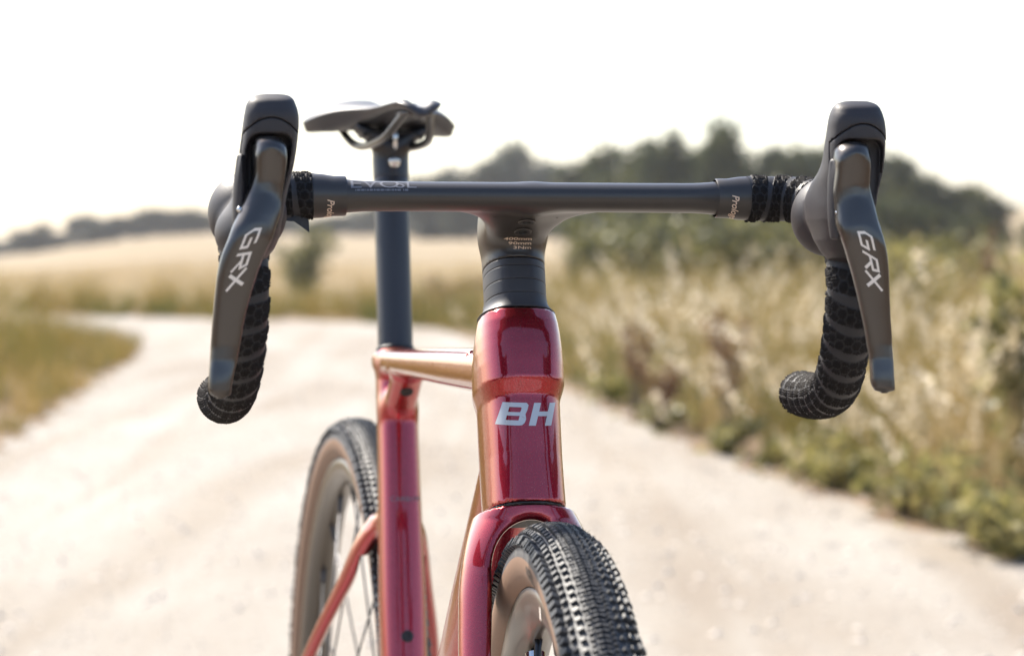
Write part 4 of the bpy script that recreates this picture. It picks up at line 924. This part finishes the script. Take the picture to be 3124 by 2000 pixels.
for a in [('leafy_weed', 2235, 1235, .40, .34, .95, 'bright yellow-green leafy weed nearest the right picture edge at the track'),
          ('leafy_weed', 2330, 1290, .36, .34, .30, 'dark green leafy weed low in the right corner of the verge'),
          ('leafy_weed', 2395, 1320, .30, .24, .75, 'mid green weed cut by the right picture edge, lowest of the verge plants'),
          ('leafy_weed', 2120, 1215, .30, .26, .45, 'olive weed at the track edge below the right brake lever tip'),
          ('leafy_weed', 1960, 1150, .30, .34, .80, 'yellowish weed under the right bar end beside the track'),
          ('leafy_weed', 1905, 1125, .30, .22, .78, 'light green bushy weed directly below the right handlebar drop'),
          ('leafy_weed', 1690, 1070, .26, .26, .25, 'grey-green low bushy weed at the track edge left of the right drop'),
          ('leafy_weed', 1800, 1095, .22, .24, .15, 'dark weed between the two bushy weeds below the right drop'),
          ('leafy_weed', 1560, 1010, .24, .24, .40, 'small olive weed halfway along the right edge of the track'),
          ('leafy_weed', 1440, 950, .26, .30, .35, 'farthest small weed on the right edge of the track near the head tube')]:
    leafy(*a)
leafy('leafy_shrub', 2180, 0, .98, .75, .80, 'bright green bush rising behind the right brake lever', 1500, .05, 'bush', d=15.5)
leafy('leafy_shrub', 2430, 0, .80, .40, .70, 'green leafy bush cut by the right picture edge', 1300, .05, 'bush', d=8.2)
leafy('leafy_shrub', 705, 0, 1.15, 1.15, .30, 'hazy olive bush standing in the pale field behind the left brake hood', 1400, .07, 'bush', d=41)
leafy('leafy_shrub', 1075, 0, .52, .80, .45, 'rusty low bush between the seatpost and the stem at the track bend', 900, .05, 'bush', mat='rust', d=30)
HB = [(1385, 545, 33, .9, .10), (1440, 505, 31, 1.2, .25), (1500, 520, 29, 1.2, .12), (1560, 500, 30, 1.3, .30), (1625, 515, 27, 1.2, .10), (1690, 500, 28, 1.3, .22), (1760, 510, 26, 1.2, .12), (1830, 500, 27, 1.3, .30), (1905, 505, 25, 1.2, .15), (1985, 510, 26, 1.2, .25), (2065, 520, 24, 1.1, .15), (2130, 540, 22, .9, .45), (2240, 560, 24, 1.0, .2), (2310, 580, 22, .9, .35)]
for i, (v, yt, d, wv_, tn) in enumerate(HB):
    hh_ = .87+(580-yt)*1.299*d/7600
    leafy('leafy_shrub', v, 0, hh_, wv_, tn, ['first', 'second', 'third', 'fourth', 'fifth', 'sixth', 'seventh', 'eighth', 'ninth', 'tenth', 'eleventh', 'twelfth', 'thirteenth', 'fourteenth'][i]+' shrub from the left in the dark green hedge behind the right verge grass', 1500, .075, 'bush', d=d, group='shrubs of the hedge behind the right verge')
def spike(v, d, h, label, n=7, mat='rust', wdt=.16):
    x = vx(v, d); r = empty('dock_plant'); r.location = (x, d, 0); tag(r, label, 'plant'); st_, P = [], []
    for q in range(n):
        a = random.uniform(0, 2*pi); e = np.array([cos(a)*wdt*random.random(), sin(a)*wdt*random.random(), h*random.uniform(.75, 1)]); st_.append(tube([np.zeros(3), e*.5, e], [.004, .003, .002], 5, up=(.1, 1, 0), caps=False))
        for _ in range(110): t = random.uniform(.5, 1.02); P.append(e*t+np.array([random.gauss(0, .013), random.gauss(0, .013), random.gauss(0, .01)]))
    V, Q, T = merge(st_); link('stem', npmesh('stem', V, Q, T), M['bark'], r); P = np.array(P); V, Q, t = cards(P, rng.uniform(.010, .022, len(P)), rng.random(len(P)), 0, 1.3); link('seed_spike', npmesh('seed_spike', V, Q, smooth=False, tone=t), M[mat], r)['kind'] = 'stuff'
spike(1490, 12.3, .50, 'rust brown seeding dock plant right of the head tube top'); spike(1540, 11.6, .34, 'dark rusty dock plant low in the verge right of the head tube'); spike(1718, 10.5, .62, 'tall rust brown dock plant between stem and right drop')
spike(2318, 13, 1.05, 'orange brown seeding stalk behind the right brake lever', 5, wdt=.06)
def plume(v, d, h, label, n=20, wdt=.34, ln=.17):
    x = vx(v, d); r = empty('plume_grass_tuft'); r.location = (x, d, 0); tag(r, label, 'grass tuft', 'pale plumed grass tufts in the right verge')
    P = np.stack([rng.normal(0, wdt*.35, n), rng.normal(0, wdt*.35, n), 0*np.arange(n)], 1); hh_ = h*rng.uniform(.7, 1.05, n)
    V, Q, t, tips, D = blades(P, hh_, np.full(n, .004), rng.uniform(.3, 1.5, n), np.full(n, .8)); link('stalks', npmesh('stalks', V, Q, smooth=False, tone=t), M['straw'], r)['kind'] = 'stuff'
    V, Q, t = seedheads(tips, D, ln*rng.uniform(.6, 1, n), .013*rng.uniform(.7, 1.3, n), rng.uniform(.1, 1, n), 18); link('plumes', npmesh('plumes', V, Q, smooth=False, tone=t), M['plume'], r)['kind'] = 'stuff'
PL = [(2275, 8.4, .96, 'tallest pale plumed grass tuft right of the right brake lever'), (2312, 8.0, .86, 'pale plumed tuft leaning beside the tallest one at the right'), (2345, 7.7, .74, 'creamy plumed tuft low at the right picture edge'), (2375, 8.4, .55, 'lowest creamy plumes against the right picture edge'),
      (2190, 9.5, .62, 'small pale plumed tuft just right of the brake lever blade'), (1650, 13, 1.02, 'pale plumed tuft below the right tape collar'), (1700, 12.0, .95, 'leaning plumed tuft just right of the one below the tape collar'), (1745, 11.6, .84, 'pale plumed tuft below the taped bar section'),
      (1820, 12.2, .98, 'tall pale plumed tuft left of the right drop'), (1870, 12.8, .90, 'pale plumed tuft touching the left side of the right drop'), (1590, 13.5, .82, 'faint plumed tuft between the stem and the right collar'), (1360, 20, .90, 'farthest pale plumed tuft close to the stem'), (1400, 17, .76, 'pale plumed tuft beyond the head tube on the right'),
      (1470, 15, .70, 'short plumed tuft right of the head tube top'), (1780, 10.6, .62, 'low plumed tuft halfway between head tube and right drop'), (2120, 12, .74, 'plumed tuft half hidden behind the right lever tip')]
for i, a in enumerate(PL): plume(*a, n=34 if i < 4 else 20)

# ------------------------------------------------------------------ trees
def crown_mesh(seed, nleaf=4300, lobes=12, size=.098, mat='crown', flat=1.):
    r = np.random.default_rng(seed); c = []; 
    for q in range(lobes):
        a = r.uniform(0, 2*pi); zz = r.uniform(.25, 1.75); rr = r.uniform(0, .62)*np.sqrt(max(.1, 1-((zz-.95)/1.05)**2)); c.append((cos(a)*rr, sin(a)*rr, zz, r.uniform(.26, .50)*(1.15-.25*zz/2)))
    c += [(0, 0, .75, .62), (0, 0, 1.2, .5)]; c = np.array(c); wts = c[:, 3]**2; k = r.choice(len(c), nleaf, p=wts/wts.sum()); dv = r.normal(size=(nleaf, 3)); dv /= np.linalg.norm(dv, axis=1)[:, None]
    rad_ = c[k, 3]*(r.random(nleaf)**.35)*(1+.28*np.sin(dv[:, 0]*7+k)*np.sin(dv[:, 1]*6+2*k)); P = c[k, :3]+dv*rad_[:, None]
    P[:, 2] = np.maximum(P[:, 2], .05)
    V, Q, t = cards(P, size*r.uniform(.6, 1.5, nleaf), np.clip(.45+.25*np.sin(k*2.1)+r.normal(0, .2, nleaf), 0, 1), 0, 1.3)
    return npmesh('crown', V, Q, smooth=False, tone=t)
def trunk_mesh(seed):
    r = random.Random(seed); ps = [tube([(0, 0, -.05), (.02, .01, .4), (.0, .03, .9), (.03, 0, 1.4)], [.085, .065, .045, .02], 10, up=(1, 0, 0))]
    for q in range(6):
        a = r.uniform(0, 2*pi); z = r.uniform(.3, 1.); ps.append(tube([(0, 0, z), (cos(a)*.22, sin(a)*.22, z+.25), (cos(a)*.5, sin(a)*.5, z+.42)], [.035, .022, .008], 7, up=(.1, .2, 1)))
    V, Q, T = merge(ps); return npmesh('trunk', V, Q, T)
CR = [crown_mesh(q) for q in range(5)]; CF = [crown_mesh(20+q, 2600, 9, .12) for q in range(4)]; TK = [trunk_mesh(q) for q in range(3)]
for me in CR: me.materials.append(M['crown'])
for me in CF: me.materials.append(M['crownfar'])
for me in TK: me.materials.append(M['bark'])
def ordn(i): return ['first', 'second', 'third', 'fourth', 'fifth', 'sixth', 'seventh', 'eighth', 'ninth', 'tenth', 'eleventh', 'twelfth', 'thirteenth', 'fourteenth', 'fifteenth', 'sixteenth', 'seventeenth', 'eighteenth', 'nineteenth', 'twentieth'][i]
def tree(v, ytop, half, d, meshes, label, group, seed):
    x = vx(v, d); z0 = float(gz(x, d))-.05; zt_ = .87+(580-ytop)*1.299*d/7600; h = max(zt_-z0, 1.2); wv = half*1.299*d/7600; r = empty('tree'); tag(r, label, 'tree', group)
    r.location = (x, d, z0); r.scale = (wv, wv, h/2.0); r.rotation_euler = (0, 0, seed*1.7)
    for nm, me in (('trunk', TK[seed % 3]), ('crown', meshes[seed % len(meshes)])): o = bpy.data.objects.new(nm, me); COL.objects.link(o); o.parent = r
far = [(-40, 552, 60), (30, 555, 45), (75, 528, 42), (130, 540, 45), (205, 488, 50), (262, 503, 48), (320, 498, 52), (385, 482, 48), (450, 476, 50), (520, 488, 50), (590, 492, 55), (650, 486, 50), (715, 512, 55), (780, 500, 60), (850, 490, 60), (930, 470, 60), (985, 425, 50)]
for i, (v, yt, hw_) in enumerate(far): tree(v, yt, hw_*1.7, 235+12*sin(i*2.3), CF, ordn(i)+' tree from the left in the hazy grey row beyond the pale field', 'hazy trees along the top of the field', i)
mid = [(1010, 400, 45), (1062, 362, 55), (1120, 372, 55), (1175, 346, 55), (1240, 340, 60), (1300, 352, 50), (1345, 372, 50)]
for i, (v, yt, hw_) in enumerate(mid): tree(v, yt, hw_*1.9, 175+8*sin(i*1.9), CF, ordn(i)+' grey-green tree counting right from the seatpost above the handlebar', 'grey-green trees above the stem', i+3)
near = [(1375, 375, 50, 110), (1418, 352, 48, 95), (1470, 345, 50, 90), (1530, 330, 50, 88), (1572, 306, 42, 86), (1625, 345, 45, 90), (1692, 294, 52, 84), (1745, 352, 45, 88), (1805, 348, 50, 90), (1865, 340, 48, 86), (1925, 345, 50, 88), (1990, 330, 52, 84), (2060, 335, 52, 86), (2125, 375, 50, 84), (2190, 415, 50, 86), (2255, 432, 48, 84), (2315, 462, 42, 86)]
for i, (v, yt, hw_, d) in enumerate(near): tree(v, yt, hw_*2.1, d, CR, ordn(i)+' tree from the left in the dark green row on the right', 'dark trees on the right skyline', i)
low = [(1400, 470, 60, 70), (1500, 450, 65, 66), (1600, 440, 65, 64), (1700, 440, 65, 66), (1800, 445, 65, 64), (1900, 440, 65, 62), (2000, 440, 65, 64), (2100, 460, 65, 62), (2200, 490, 60, 64), (2290, 520, 55, 62)]
for i, (v, yt, hw_, d) in enumerate(low): tree(v, yt, hw_*1.9, d, CR, ordn(i)+' low dark bush from the left below the right-hand tree row', 'low bushes under the right-hand trees', i+2)
tree(2440, 505, 60, 58, CR, 'dark tree cut by the right picture edge', None, 4)
# unseen hedge added behind the viewer for a dark band in the reflections
def mesh_np(me):
    v = np.empty(len(me.vertices)*3); me.vertices.foreach_get('co', v); q = np.empty(len(me.loops), int); me.loops.foreach_get('vertex_index', q); t = np.empty(len(me.polygons)); me.attributes['tone'].data.foreach_get('value', t); return v.reshape(-1, 3), q.reshape(-1, 4), t
Vs, Qs, Ts, o = [], [], [], 0
for i in range(11):
    a = pi+radians(-62+12.5*i); d = random.uniform(38, 58); v, q, t = mesh_np(CR[i % 5]); v = v*np.array([4.6, 4.6, random.uniform(1.8, 2.8)])+np.array([d*sin(a), d*cos(a), 0]); Vs.append(v); Qs.append(q+o); Ts.append(t); o += len(v)
tag(link('reflection_hedge', npmesh('reflection_hedge', np.vstack(Vs), np.vstack(Qs), smooth=False, tone=np.concatenate(Ts)), M['crown']), 'unseen hedge added behind the viewer to darken reflections', 'hedge', kind='stuff')

# ------------------------------------------------------------------ summer haze
hz = bpy.data.meshes.new('haze'); bm = bmesh.new(); bmesh.ops.create_cube(bm, size=1); bm.to_mesh(hz); bm.free()
ho = bpy.data.objects.new('haze', hz); COL.objects.link(ho); ho.scale = (1440, 1440, 27); ho.location = (0, 0, 10.5); tag(ho, 'thin pale summer haze over the land', kind='stuff'); ho.display_type = 'WIRE'
k = NT('haze_air'); k.t.nodes.remove(k.b); pv = k.n('ShaderNodeVolumePrincipled'); pv.inputs['Color'].default_value = (.93, .95, 1, 1); pv.inputs['Density'].default_value = .00045; k.l(pv.outputs[0], k.o.inputs['Volume']); hz.materials.append(k.m)
